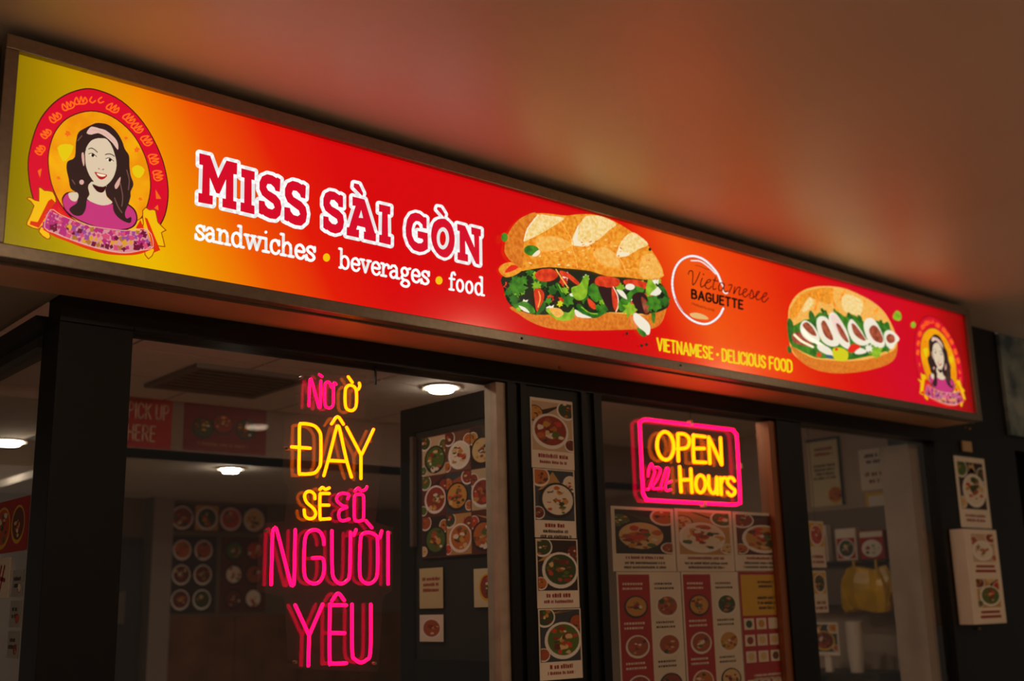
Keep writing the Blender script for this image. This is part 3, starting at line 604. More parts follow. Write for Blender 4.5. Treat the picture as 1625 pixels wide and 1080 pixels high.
    a.stroke(top+bot, 7, pm('band_edge', (226, 170, 150)), 3, closed=True)
    return a.build('emblem', sign)
em = build_emblem()
# the small emblem at the far end is the same print, scaled
vs_ = np.array([v.co for v in em.data.vertices]); x0, x1, z0, z1 = vs_[:, 0].min(), vs_[:, 0].max(), vs_[:, 2].min(), vs_[:, 2].max()
bx0, bx1 = PY(1451.5, 570, SY)[0], PY(1530.5, 610, SY)[0]; bz1, bz0 = PY(1478, 501, SY)[2], PY(1505, 645, SY)[2]
sx, sz = (bx1-bx0)/(x1-x0), (bz1-bz0)/(z1-z0)
me2 = em.data.copy()
for v in me2.vertices: v.co.x = bx0+(v.co.x-x0)*sx; v.co.z = bz0+(v.co.z-z0)*sz
inv_parent(link('emblem', me2), sign)

# ================================================================== NEON SIGNS
NEON_Y = mat('neon_yellow', (255, 102, 0), .4, emit=6.0); NEON_P = mat('neon_pink', (255, 2, 56), .4, emit=6.0)
TUBE_DIM = mat('neon_electrode', (150, 120, 96), .4)
def tube(name, paths, r, m, parent, seg=8):
    """round-ended glass tubes following flat paths (lists of 3D points) that share the plane y = const"""
    bm = bmesh.new()
    for pts in paths:
        P = [Vector(p) for p in pts]; n = len(P); rows = []
        T = []
        for i in range(n):
            t = (P[min(i+1, n-1)]-P[max(i-1, 0)]); T.append(t.normalized() if t.length > 1e-9 else Vector((1, 0, 0)))
        seq = [(P[0]-T[0]*r*.85, T[0], r*.45), (P[0]-T[0]*r*.5, T[0], r*.85)]+[(P[i], T[i], r) for i in range(n)]+[(P[-1]+T[-1]*r*.5, T[-1], r*.85), (P[-1]+T[-1]*r*.85, T[-1], r*.45)]
        for c, t, rr in seq:
            nrm = Vector((-t.z, 0, t.x)); yy = Vector((0, 1, 0))
            rows.append([bm.verts.new(c+nrm*rr*math.cos(2*math.pi*k/seg)+yy*rr*math.sin(2*math.pi*k/seg)) for k in range(seg)])
        for A, B in zip(rows[:-1], rows[1:]):
            for k in range(seg): bm.faces.new((A[k], A[(k+1) % seg], B[(k+1) % seg], B[k]))
        bm.faces.new(rows[0]); bm.faces.new(rows[-1])
    bmesh.ops.recalc_face_normals(bm, faces=bm.faces)
    me = bpy.data.meshes.new(name); bm.to_mesh(me); bm.free()
    for p in me.polygons: p.use_smooth = True
    return inv_parent(link(name, me, m), parent)
NY = GZ-.005-.016
def neon_letters(root, z, groups, m, r):
    for strokes in groups:
        paths = []
        for q in strokes:
            closed = q[0] == q[-1] and len(q) > 3
            qq = catmull(q[:-1], True, 4)+[q[0]] if closed else catmull(q, False, 4)
            paths.append([PY(z[0]+x/z[2], z[1]+y/z[2], NY) for x, y in qq])
        tube('letter', paths, r, m, root)
words = tag(empty('neon_sign', (1.95, NY, 1.40)), 'tall stacked pink and yellow neon words on the left window', 'neon sign')
z1_, z2_, z3_, z4_, z5_ = (460, 585, 11.607), (440, 650, 9.0), (440, 760, 9.028), (410, 820, 7.386), (440, 930, 7.717)
R1 = .0052
neon_letters(words, z1_, [[[(350,680),(358,450),(368,225),(385,195),(405,230),(525,670),(550,700),(562,670),(572,220)], [(545,105),(592,140)]],
    [[(770,340),(740,265),(700,240),(655,270),(642,340),(642,620),(670,700),(730,720),(785,685),(800,600),(805,310),(825,258),(850,285)]]], NEON_P, .0046)
neon_letters(words, z1_, [[[(1110,300),(1050,330),(1020,410),(1020,640),(1050,735),(1125,770),(1195,735),(1225,640),(1225,430),(1190,335),(1110,300)], [(1220,400),(1265,370),(1288,315),(1278,262)], [(1075,145),(1150,250)]]], NEON_Y, R1)
neon_letters(words, z2_, [[[(315,540),(318,235),(350,198),(450,205),(540,235),(600,305),(622,400),(620,740),(590,835),(520,905),(345,915),(312,880),(315,540)], [(205,528),(470,548)]],
    [[(665,940),(735,690),(845,262),(870,245),(890,272),(985,700),(1060,960)], [(745,722),(980,735)], [(775,200),(862,97),(945,205)]], [[(990,250),(1195,640)], [(1195,640),(1195,980)], [(1375,280),(1210,630)]]], NEON_Y, .0054)
neon_letters(words, z3_, [[[(540,280),(530,215),(475,175),(415,190),(392,250),(425,335),(520,420),(550,490),(525,550),(460,566),(400,530),(385,440)]],
    [[(745,205),(640,205),(612,235),(612,545),(640,570),(755,565)], [(630,370),(740,372)], [(610,145),(650,118),(690,145),(745,125)]]], NEON_Y, .0052)
neon_letters(words, z3_, [[[(1010,280),(1020,215),(910,205),(855,255),(860,315),(930,375),(1000,400),(905,440),(880,500),(892,570),(945,595),(1030,570)]],
    [[(1165,215),(1115,235),(1103,300),(1106,560),(1150,600),(1205,592),(1235,550),(1238,265),(1210,222),(1165,215)], [(1110,170),(1160,125),(1200,165),(1260,150),(1285,108)]]], NEON_P, .0048)
neon_letters(words, z4_, [[[(150,790),(157,500),(168,180),(193,142),(222,175),(372,755),(398,785),(418,745),(432,150)]],
    [[(768,320),(762,250),(720,172),(650,150),(580,182),(547,260),(535,450),(537,650),(570,742),(650,780),(722,752),(765,660),(768,525),(740,480),(635,480)]],
    [[(862,160),(865,600),(890,725),(960,780),(1030,750),(1070,660),(1080,180)], [(1118,212),(1145,150)]],
    [[(1290,180),(1222,200),(1196,280),(1188,640),(1215,742),(1290,780),(1362,742),(1395,640),(1396,280),(1370,210),(1290,180)], [(1425,240),(1445,165)], [(1262,45),(1330,125)]], [[(1520,180),(1520,785)]]], NEON_P, .0055)
neon_letters(words, z5_, [[[(220,230),(390,600)], [(390,600),(380,970)], [(555,220),(395,590)]], [[(845,230),(670,230),(645,255),(641,890),(665,942),(845,940)], [(660,570),(825,572)], [(670,175),(745,85),(820,170)]],
    [[(915,220),(918,800),(950,890),(1020,930),(1090,900),(1140,800),(1145,220)]]], NEON_P, .0058)
# clear backing cut in steps round the words
def panel(name, pts, y0, y1, m, parent):
    a = [PY(x, y, NY) for x, y in pts]; bm = bmesh.new()
    f = [bm.verts.new((p[0], y0, p[2])) for p in a]; g = [bm.verts.new((p[0], y1, p[2])) for p in a]
    bm.faces.new(f); bm.faces.new(g[::-1])
    for i in range(len(a)): bm.faces.new((f[i], f[(i+1) % len(a)], g[(i+1) % len(a)], g[i]))
    bmesh.ops.recalc_face_normals(bm, faces=bm.faces); me = bpy.data.meshes.new(name); bm.to_mesh(me); bm.free()
    return inv_parent(link(name, me, m), parent)
panel('backing_panel', [(472,592),(585,594),(582,662),(608,672),(606,768),(600,828),(628,836),(626,936),(612,946),(604,1066),(462,1060),(456,946),(412,938),(416,830),(456,826),(462,770),(452,762),(456,664),(474,658)], GZ-.005, GZ-.001, ACRYL, words)
for x, y in ((480, 598), (590, 700), (458, 710), (424, 842), (620, 845), (470, 1050), (596, 1052)):
    p = PY(x, y, NY); o = disc('standoff', (0, 0, 0), .005, .016, TUBE_DIM, None, 12); o.rotation_euler = (math.pi/2, 0, 0); o.location = (p[0]-words.location.x, GZ-.013-words.location.y, p[2]-words.location.z); o.parent = words
op = tag(empty('neon_sign', (3.72, NY, 2.0)), 'framed pink and yellow neon open sign above the menus', 'neon sign')
RO = .0074
bord = [(1030,665.5),(1021,665.8),(1016,670),(1015.4,678),(1020,772),(1021,783),(1026,791.5),(1036,793.5),(1150,799.5),(1166,800.3),(1172.5,797.5),(1174.5,790),(1169.5,697),(1167.5,688),(1162,682.5),(1154,680.6),(1040,667)]
tube('border_tube', [[PY(x, y, NY) for x, y in catmull(bord, True, 3)+[bord[0]]]], RO, NEON_P, op)
zo1, zo2 = (1000, 655, 7.2), (1080, 655, 7.2)
O_ = ell(402, 375, 95, 160, 16, -.06); O_ = O_+[O_[0]]; o_ = ell(228, 810, 55, 98, 14); o_ = o_+[o_[0]]
neon_letters(op, zo1, [[O_], [[(552,548),(546,380),(545,240)], [(545,238),(620,242),(668,285),(675,345),(640,398),(535,410)]], [[(565,615),(582,900)], [(692,640),(706,905)], [(585,765),(690,760)]]], NEON_Y, RO)
neon_letters(op, zo2, [[[(280,272),(165,258),(145,275),(150,535),(170,558),(290,565)], [(150,405),(270,405)]], [[(335,575),(320,275)], [(320,275),(470,590)], [(470,590),(455,285)]], [o_], [[(320,720),(325,850),(365,915),(405,885),(412,735)], [(412,735),(422,925)]], [[(455,740),(466,930)], [(462,810),(485,745),(522,745)]], [[(615,775),(590,742),(550,742),(535,790),(570,840),(618,880),(612,925),(572,942),(535,905)]]], NEON_Y, RO)
neon_letters(op, zo1, [[[(205,720),(215,640),(240,578),(265,625),(280,680),(250,770),(212,868),(185,870)]], [[(290,622),(330,625),(345,670),(300,770),(255,860),(370,860)]], [[(345,860),(385,720),(415,630),(440,655),(420,760),(402,850),(420,885),(465,875)], [(430,800),(470,780)]]], NEON_P, .0046)
panel('backing_panel', [(1012,661),(1170,676),(1179,804),(1018,797)], GZ-.005, GZ-.001, ACRYL, op)
for x, y in ((1096, 671), (1175, 739), (1117, 800)):
    p = PY(x, y, NY); box('clip', p[0]-.007, p[0]+.007, NY-.008, GZ-.004, p[2]-.012, p[2]+.012, mat('clear_clip', (220, 205, 180), .3), op, .002)
p = PY(1100, 662, NY)
boxes('hanging_wire', [(p[0]-.0012, p[0]+.0012, GZ-.006, GZ-.004, p[2], 2.43)], BLACK, op)
p = PY(600, 600, NY); boxes('power_cable', [(p[0]-.003, p[0]+.003, GZ-.008, GZ-.002, p[2]-.02, 2.43)], BLACK, words)

# ================================================================== LAMPS
LAMP = mat('lamp_diffuser', (255, 240, 218), .5, emit=70.0); LAMP2 = mat('fill_lamp_diffuser', (255, 224, 186), .5, emit=105.0); LAMP3 = mat('arcade_lamp_far', (255, 226, 196), .5, emit=6.0); TRIMW = mat('white_lamp_trim', (205, 198, 188), .5)
def downlight(c, r, label, m=LAMP, group='recessed downlights'):
    t = tag(empty('downlight', c), label, 'downlight', group)
    ring('trim_ring', (c[0], c[1], c[2]-.004), r, r+.018, .01, TRIMW, t)
    disc('diffuser', (c[0], c[1], c[2]-.013), r*.72, .026, m, t, 32, r)
    return t
c = PZ(700, 613, IC); downlight((c[0], c[1], IC), .075, 'round downlight in the tile ceiling right of the neon words')
c = PZ(366, 742, 2.36); downlight((c[0], c[1], 2.36), .055, 'round downlight in the lower ceiling under the red boards')
c = PZ(13, 699, 2.60); downlight((c[0], c[1], 2.60), .085, 'round downlight seen through the glass left of the corner post')
for x, y, n in ((2.0, .5, 'left window'), (4.0, .5, 'menu window')):  # extra lamps hidden behind the header, added to light the interior
    downlight((x, y, IC), .08, 'added hidden fill downlight in the tile ceiling just inside the '+n)
c = PZ(408, 675, CEIL); downlight((c[0], -c[1]+2*GZ, CEIL), .10, 'arcade downlight out in the walkway mirrored in the left window', LAMP3, 'arcade downlights')
for x, y, w_ in ((-1.2, -2.4, 'left of the viewer'), (-1.2, -5.2, 'far left behind the viewer'), (1.4, -2.9, 'just above the viewer'), (1.6, -5.2, 'behind the viewer'), (4.2, -2.6, 'right of the viewer'), (6.5, -2.6, 'across from the next shop')):  # lamps added out of view; their bounce brightens ceiling and shop front
    downlight((x, y, CEIL), .10, 'added out-of-view fill downlight in the plaster ceiling '+w_, LAMP2, 'arcade downlights')

# ================================================================== PAPER THINGS
PAPER = mat('paper', (240, 226, 206), .7, noise=.06, scale=9); INK = mat('red_ink', (150, 34, 24), .7); INKD = mat('dark_ink', (62, 34, 28), .7); POR = mat('poster_red', (176, 26, 20), .6); POY = mat('poster_yellow', (226, 176, 26), .6)
FOOD = [mat('food_%d' % i, c, .6) for i, c in enumerate([(196, 110, 40), (150, 54, 30), (226, 190, 130), (86, 110, 40), (210, 150, 60), (110, 46, 30), (236, 222, 200), (170, 84, 44), (60, 74, 34), (206, 70, 40)])]
PLATE = mat('plate_white', (240, 232, 222), .5); PLATED = mat('plate_dark', (44, 32, 28), .5); GROUNDS = [mat('picture_ground_%d' % i, c, .6) for i, c in enumerate([(52, 34, 28), (196, 150, 84), (96, 40, 26), (60, 66, 70), (206, 176, 140), (120, 78, 48)])]
RN = random.Random(21)
class Sheet:
    """A thin sheet in a vertical plane; u runs along the sheet, v up, in metres from its lower left corner."""
    def __init__(s, name, label, cat, o, uvec, w, h, m=PAPER, group=None, th=.0015, n=None):
        s.o, s.u, s.w, s.h = np.array(o, float), np.array(uvec, float), w, h
        s.n = np.array(n if n is not None else (s.u[1], -s.u[0], 0.0))   # towards the viewer side
        s.root = tag(empty(name, tuple(s.o)), label, cat, group); s.g = len(MATS)
        bm = bmesh.new(); q = [s.p(0, 0), s.p(w, 0), s.p(w, h), s.p(0, h)]
        f = [bm.verts.new(x) for x in q]; b = [bm.verts.new(x-s.n*th) for x in q]
        bm.faces.new(f); bm.faces.new(b[::-1])
        for i in range(4): bm.faces.new((f[i], f[(i+1) % 4], b[(i+1) % 4], b[i]))
        bmesh.ops.recalc_face_normals(bm, faces=bm.faces); me = bpy.data.meshes.new('sheet'); bm.to_mesh(me); bm.free()
        s.sheet = inv_parent(link('sheet', me, m), s.root)
    def p(s, u, v): return s.o+s.u*u+np.array((0, 0, v))
    def art(s): return Art(s.p, s.n, 5e-5, 3e-4)
    def block(s, name, u0, v0, u1, v1, m):
        a = s.art(); a.poly([(u0, v0), (u1, v0), (u1, v1), (u0, v1)], m); return a.build(name, s.root)
    def food(s, u0, v0, u1, v1, ground, seed, plate=PLATE, n=16, square=True, lift=None):
        r = random.Random(seed); a = s.art(); w, h = u1-u0, v1-v0
        if lift: a.lift = lift
        if square: a.poly([(u0, v0), (u1, v0), (u1, v1), (u0, v1)], ground)
        def cl(pts): return [(min(max(x, u0), u1), min(max(y, v0), v1)) for x, y in pts] if square else pts
        def bowl(cx, cy, rx, ry, pl, n):
            a.poly(cl(ell(cx, cy, rx, ry, 26)), pl); a.poly(cl(ell(cx+rx*.02, cy+ry*.04, rx*.86, ry*.84, 24)), r.choice(FOOD))
            for k in range(n):
                t, q = r.uniform(0, 6.28), r.uniform(0, .72); x, y = cx+q*rx*math.cos(t), cy+q*ry*math.sin(t); rr = r.uniform(.1, .3); k0 = r.uniform(0, 6); st = r.uniform(.45, 1.0)
                a.poly(cl([(x+rx*rr*r.uniform(.6, 1.1)*math.cos(k0+i*.9), y+ry*rr*st*r.uniform(.5, 1.1)*math.sin(k0+i*.9)) for i in range(7)]), r.choice(FOOD), 0)
        if square and n >= 12:
            side = r.choice((-1, 1))
            a.poly(cl([(u0+w*r.uniform(-.1, 1.1), v0+h*r.uniform(.55, 1.1)) for _ in range(4)]), r.choice(GROUNDS+FOOD))
            bowl(u0+w*(.5+.38*side), v0+h*.86, w*.26, h*.2, PLATE, n//2); bowl(u0+w*(.5-.42*side), v0+h*.74, w*.2, h*.17, r.choice((PLATE, PLATED)), n//2)
            bowl(u0+w*(.5-.06*side), v0+h*.40, w*.46, h*.36, plate, n+8); bowl(u0+w*(.5+.44*side), v0+h*.14, w*.16, h*.13, PLATE, n//3)
        else: bowl(u0+w*.5, v0+h*.48, w*.47, h*.47, plate, n+4)
        return a.build('food_picture', s.root)
    def lines(s, u0, u1, v, h, m, rows=1, lead=1.6, center=True):
        a = s.art(); r = RN; polys = []
        for k in range(rows):
            y = v-k*h*lead; pad = (u1-u0)*r.uniform(0, .16); x = u0+(pad if center else 0); xe = u1-pad
            while x < xe:
                wd = h*r.uniform(.35, .8); hh = h*r.uniform(.75, 1)
                polys.append([(x, y), (min(x+wd, xe), y), (min(x+wd, xe), y+hh), (x, y+hh)]); x += wd+h*(.16 if r.random() > .18 else .6)
        a._add(polys, m); return a.build('caption', s.root)
XV = (1, 0, 0)
def facade_sheet(name, label, cat, px, yy, m=PAPER, group=None):
    """px: left, top, right, bottom picture columns/rows, measured at the top left / bottom right corners"""
    a, b_, c_ = PY(px[0], px[1], yy), PY(px[2], px[3], yy), PY(px[4], px[5], yy)   # TL, TR, BL
    w = b_[0]-a[0]; h = a[2]-c_[2]
    return Sheet(name, label, cat, (a[0], yy, a[2]-h), XV, w, h, m, group)
# strip of four dish photographs on the black panel
strip = [((841, 629, 908, 638, 846, 741), 'top dish photo card of the strip on the black panel', 0), ((846, 742, 911, 747, 850, 852), 'second dish photo card from the top of the black panel strip', 1),
         ((850, 854, 916, 856, 854, 965), 'third dish photo card from the top of the black panel strip', 2), ((854, 966, 921, 966, 857, 1080), 'lowest dish photo card of the strip on the black panel', 3)]
for px, lab, k in strip:
    s = facade_sheet('dish_card', lab, 'photo card', px, -.003, group='dish cards on the black panel')
    s.food(.006, s.h*.25, s.w-.006, s.h-(.012 if k == 0 else .004), GROUNDS[(4, 3, 0, 3)[k]], 30+k, PLATE if k != 1 else PLATED, 20)
    s.lines(.03, s.w-.03, s.h*.15, .016, INK); s.lines(.012, s.w-.012, s.h*.07, .012, INK if k != 1 else INKD, 2 if k == 1 else 1)
# window menus
MY = GZ+.012
row1 = [((969, 802, 1068, 806, 976, 906), 'dish poster with a dark bowl at the left of the menu row', 0, 40), ((1070, 806, 1160, 810, 1074, 906), 'dish poster on a yellow ground in the middle of the menu row', 1, 41), ((1162, 811, 1244, 815, 1166, 905), 'dish poster of two bowls at the right of the menu row', 2, 42)]
for px, lab, g, sd in row1:
    s = facade_sheet('dish_poster', lab, 'poster', px, MY, group='dish posters under the open sign')
    s.food(.02, s.h*.27, s.w-.02, s.h-.012, GROUNDS[g], sd, PLATED if g == 0 else PLATE, 24)
    s.lines(.06, s.w-.06, s.h*.19, .012, INK); s.lines(.03, s.w-.03, s.h*.11, .011, INKD, 2)
def menu(px, lab, sd):
    s = facade_sheet('menu_sheet', lab, 'menu', px, MY, group='menu sheets under the dish posters')
    s.block('red_column', .008, 0, s.w*.5, s.h-.01, POR)
    hh = .155
    for j in range(4):
        v = s.h-.03-(j+1)*hh
        for i in range(2):
            u = .02+i*s.w*.49; cw = s.w*.44
            a_ = s.food(u+.01, v, u+cw-.01, v+hh*.62, PAPER, sd+j*3+i, PLATE if (i+j) % 3 else PLATED, 10, square=False, lift=6e-4)
            a = s.art(); a.lift = 6e-4; ps = []
            for k in range(2):
                x = u+.012
                while x < u+cw*.7:
                    wd = RN.uniform(.006, .014); y = v+hh*(.86-.12*k); ps.append([(x, y), (x+wd, y), (x+wd, y+.008), (x, y+.008)]); x += wd+.004
            a._add(ps, PAPER if i == 0 else INKD); a.build('caption', s.root)
    return s
menu((978, 907, 1079, 907, 985, 1120), 'red and white menu sheet at the left below the dark bowl poster', 60)
menu((1081, 907, 1170, 907, 1088, 1120), 'red and white menu sheet in the middle under the yellow dish poster', 80)
s = facade_sheet('menu_sheet', 'red menu sheet with a yellow box at the right edge of the window', 'menu', (1172, 907, 1249, 907, 1178, 1120), MY, POR, 'menu sheets under the dish posters')
s.block('yellow_box', .01, s.h-.19, s.w*.76, s.h-.012, POY); s.lines(.12, s.w*.7, s.h-.05, .012, INKD, 2); s.lines(.12, s.w*.7, s.h-.12, .014, INKD, 3)
for j in range(4):
    v = s.h-.25-j*.07-(0.05 if j == 3 else 0)
    for i in range(4):
        u = .014+i*s.w*.245; a = s.art(); cw = s.w*.2
        a.poly([(u, v), (u+cw, v), (u+cw, v+.048), (u, v+.048)], PAPER); a.poly(ell(u+cw/2, v+.024, cw*.32, .017, 12), RN.choice(FOOD)); a.build('food_picture', s.root)
s.lines(.02, s.w-.02, s.h-.45, .01, PAPER, 2)
# cards on the black pier
s = facade_sheet('dish_card', 'dish photo card clipped high on the black pier', 'photo card', (1513, 722, 1561, 725, 1526, 836), -.003)
s.food(.03, s.h*.26, s.w-.03, s.h-.03, GROUNDS[0], 91, PLATE, 14); s.lines(.05, s.w-.05, s.h*.15, .016, INK, 2)
p = PY(1534, 708, -.01); box('paper_clip', p[0]-.05, p[0]+.05, -.016, -.0035, p[2]-.03, p[2]+.03, mat('clip_tan', (196, 160, 112), .4), s.root, .004)
lb = tag(empty('leaflet_box', (6.03, -.04, 1.45)), 'white leaflet box with two dish photos on the black pier', 'leaflet box')
BOXW = mat('leaflet_box_white', (240, 222, 204), .5, noise=.06)
box('body', 5.853, 6.20, -.09, -.004, 1.45, 1.95, BOXW, lb, .004)
class Sub(Sheet):
    def __init__(s, root, o, w, h): s.o, s.u, s.w, s.h, s.n, s.root = np.array(o, float), np.array(XV, float), w, h, np.array((0, -1., 0)), root
for k, z in ((0, 1.70), (1, 1.46)):
    q = Sub(lb, (5.885, -.0905, z), .30, .24); q.block('card', .0, .0, .30, .235, mat('card_cream', (238, 220, 196), .6))
    q2 = q.food(.03, .075, .27, .225, GROUNDS[4-3*k], 96+k, PLATE, 12, lift=6e-4)
    a = q.art(); a.lift = 6e-4; a._add([[(.04, .02), (.26, .02), (.26, .034), (.04, .034)], [(.05, .045), (.25, .045), (.25, .058), (.05, .058)]], INK); a.build('caption', lb)
p = PY(1556, 997, -.02); disc('screw', (p[0], -.012, p[2]), .008, .012, mat('brass_bolt', (170, 120, 50), .3, .8), lb, 12)
# cut the neighbouring shop front
struct(box('wall_neighbour', 6.655, 9.4, .0, .1, 2.44, 2.52, BLACK), 'black rail of the neighbouring shop')
nb = tag(box('neighbour_sign', 6.655, 9.3, -.02, .05, 2.53, 3.15, mat('faded_print', (170, 180, 172), .6, noise=.9, scale=5, rgb2=(70, 92, 102)), None), 'faded grey blue sign panel of the next shop', 'sign')
n5 = struct(empty('window_5', (6.655, .05, 0)), 'dim window of the neighbouring shop')
box('pane', 6.655, 9.3, .05, .056, 0, 2.44, GLASS, n5)
for x in (6.655, 6.86, 7.7): box('mullion', x, x+.06, .0, .08, 0, 2.44, BLACK, n5)
struct(box('wall_neighbour_back', 6.66, 9.3, 1.2, 1.3, 0, 2.6, mat('olive_wall', (92, 90, 66), .8, noise=.4, scale=3)), 'dim olive wall of the next shop')

# ================================================================== INSIDE THE SHOP
# red boards on the bulkhead
BY = 2.198
s = Sheet('pickup_board', 'red board lettered for picking up orders high on the bulkhead', 'sign board', (2.085, BY, 2.405), XV, .30, .255, POR)
CREAMP = mat('cream_lettering', (226, 206, 170), .6)
a = s.art(); h_ = .075
for t, v in (('PICK UP', .145), ('HERE', .035)):
    tw = text_width(CAPS, t, .24); wd = {'PICK UP': .205, 'HERE': .14}[t]; write(a, CAPS, t, (.075, v), (wd/tw, 0), (0, h_), .0075, CREAMP, .24)
a.build('lettering', s.root)
s = Sheet('menu_board', 'dark red board with blurred pictures beside the pick up board', 'sign board', (2.449, BY, 2.41), XV, .465, .25, mat('board_maroon', (120, 30, 26), .6))
for k, (u, v) in enumerate(((.04, .06), (.15, .09), (.28, .07))): s.food(u, v, u+.13, v+.12, POR, 120+k, PLATED, 8, square=False)
s.lines(.06, .38, .03, .018, mat('muted_gold', (150, 110, 70), .6))
# ceiling vent
vx, vy = 2.36, 1.55
vt = tag(empty('ceiling_vent', (vx, vy, IC)), 'dark louvred air vent in the tile ceiling', 'air vent')
VD = mat('vent_dark', (24, 21, 19), .6); VG = mat('vent_grey', (110, 100, 90), .6)
box('backing', vx-.26, vx+.26, vy-.26, vy+.26, IC-.006, IC-.001, VD, vt)
for q in ((-.28, .28, -.28, -.25), (-.28, .28, .25, .28), (-.28, -.25, -.25, .25), (.25, .28, -.25, .25)): box('frame', vx+q[0], vx+q[1], vy+q[2], vy+q[3], IC-.02, IC-.001, VG, vt)
for k in range(7): box('louvre', vx-.25, vx+.25, vy-.22+k*.066, vy-.205+k*.066, IC-.011, IC-.006, VG, vt)
# back wall
BW = 4.198
GRC = mat('grey_column_paint', (142, 130, 120), .7)
struct(box('trim_8', 3.10, 3.24, 4.05, 4.2, 0, 2.36, GRC), 'grey column on the back wall')
d = struct(empty('door_1', (2.75, 4.15, 0)), 'dark doorway at the back of the shop'); box('leaf', 2.55, 3.08, 4.16, 4.2, 0, 2.10, mat('dark_door', (34, 30, 27), .5), d); box('window', 2.85, 2.98, 4.155, 4.16, 1.55, 1.75, mat('door_glass_grey', (90, 84, 76), .3), d)
s = Sheet('picture_panel', 'wide food picture panel high on the back wall', 'picture', (3.27, BW, 2.15), XV, .74, .19, GROUNDS[2])
for k in range(4): s.food(.01+.18*k, .01, .18+.18*k, .18, GROUNDS[k], 140+k, PLATE, 10)
for x0, lab, m, fr in ((3.275, 'dark picture menu with an orange edge on the back wall', GROUNDS[0], True), (3.66, 'dark red picture menu beside the white strip on the back wall', GROUNDS[2], False)):
    s = Sheet('wall_menu', lab, 'menu board', (x0, BW, 1.605), XV, .355 if fr else .35, .515, m)
    for j in range(3):
        for i in range(2): s.food(.03+i*.155, .02+j*.165, .17+i*.155, .165+j*.165, m, 150+j*2+i+(20 if fr else 0), PLATE if fr else PLATED, 8, square=False)
    if fr: s.block('edge_strip', 0, 0, .022, .515, mat('orange_edge', (196, 120, 40), .6))
cn = tag(empty('counter', (3.9, 3.9, 0)), 'wooden front counter below the wall menus', 'counter')
box('worktop', 3.0, 5.9, 3.55, 4.18, 1.02, 1.06, mat('counter_top', (120, 84, 54), .4), cn, .004)
for k in range(6): box('panel', 3.02+k*.48, 3.48+k*.48, 3.6, 4.15, 0, 1.02, mat('counter_wood', (128, 80, 40), .5, noise=.4, scale=5), cn, .004)
bs = tag(empty('backsplash', (3.9, 4.15, 1.06)), 'brown wooden backsplash under the wall menus', 'panel')
for k in range(5): box('board', 3.27+k*.5, 3.765+k*.5, 4.165, 4.195, 1.065, 1.585, mat('counter_wood', (128, 80, 40), .5), bs, .003)
# partition with a poster collage, seen through the left window
PXX = 2.80
pt = tag(empty('display_fridge', (2.95, .45, 0)), 'black framed display cabinet with stuck on food pictures behind the left window', 'cabinet')
CABD = mat('cabinet_dark', (40, 36, 33), .5)
box('body', PXX+.02, 3.2, .12, .74, 0, 2.41, CABD, pt)
box('frame_post', PXX+.01, PXX+.05, .70, .80, 0, 2.44, BLACK, pt, .004); box('frame_post', PXX+.01, PXX+.05, .10, .15, 0, 2.44, BLACK, pt, .004)
box('frame_top', PXX+.01, PXX+.05, .15, .70, 2.33, 2.44, BLACK, pt, .004); box('frame_base', PXX+.01, PXX+.05, .15, .70, 1.30, 1.40, BLACK, pt, .004)
box('handle', PXX-.012, PXX+.012, .68, .70, 1.85, 2.31, STEEL, pt, .004)
YV = (0, -1, 0)   # sheet on a face that looks to -x: u runs toward the street
def side_sheet(name, lab, cat, x, y0, y1, z0, z1, m=PAPER, group=None): return Sheet(name, lab, cat, (x, y1, z0), YV, y1-y0, z1-z0, m, group, n=(-1, 0, 0))
s = side_sheet('food_collage', 'big collage of blurred dishes on the display cabinet', 'poster', PXX+.008, .14, .64, 1.80, 2.30, GROUNDS[2], 'pictures on the display cabinet')
for j in range(3):
    for i in range(3): s.food(.005+i*.165, .005+j*.165, .165+i*.165, .165+j*.165, GROUNDS[(i+2*j) % 6], 200+j*3+i, PLATE if (i+j) % 2 else PLATED, 12)
s = side_sheet('notice', 'cream notice at the far edge of the display cabinet', 'notice', PXX+.008, .50, .66, 1.60, 1.76, mat('paper_cream', (206, 190, 140), .7)); s.lines(.02, .14, .11, .014, INK, 3)
s = side_sheet('notice', 'pale notice with a red figure near the pale strip', 'notice', PXX+.008, .13, .30, 1.60, 1.745, mat('paper_pale', (220, 206, 164), .7)); s.food(.03, .02, .13, .13, PAPER, 222, POY, 6, square=False)
s = side_sheet('notice', 'small white photo notice low on the display cabinet', 'notice', PXX+.008, .50, .66, 1.47, 1.575, PAPER); s.food(.01, .01, .15, .095, PAPER, 226, PLATE, 8, square=False)
# right hand window: pale wall, papers, bag, stack of cups
WX = 5.992
s = side_sheet('menu_board', 'tall framed price list on the pale wall behind the right pane', 'menu board', WX, .72, .96, 2.15, 2.55, mat('paper_pale', (220, 206, 164), .7)); s.lines(.03, .2, .34, .02, INK, 2); s.lines(.03, .2, .24, .016, INKD, 4); s.food(.12, .01, .23, .12, PAPER, 231, POY, 5, square=False)
for q in ((-.012, 0, .72, .96, 2.55, 2.565), (-.012, 0, .72, .735, 2.15, 2.55)): box('frame', WX+q[0], WX+q[1], q[2], q[3], q[4], q[5], CABD, s.root)
s = side_sheet('notice', 'pale paper notice high on the right wall', 'notice', WX, .30, .60, 2.22, 2.46, PAPER); s.lines(.03, .27, .19, .022, INKD, 2); s.lines(.03, .27, .08, .026, INK, 2)
s = side_sheet('notice', 'yellow edged leaflet below the pale notice on the right wall', 'notice', WX, .28, .58, 2.10, 2.205, POY); s.block('panel', .02, .02, .28, .085, PAPER)
WX2 = 5.86
sh = tag(empty('wall_rack', (5.92, .62, 1.6)), 'wall rack holding leaflets on the right wall', 'rack')
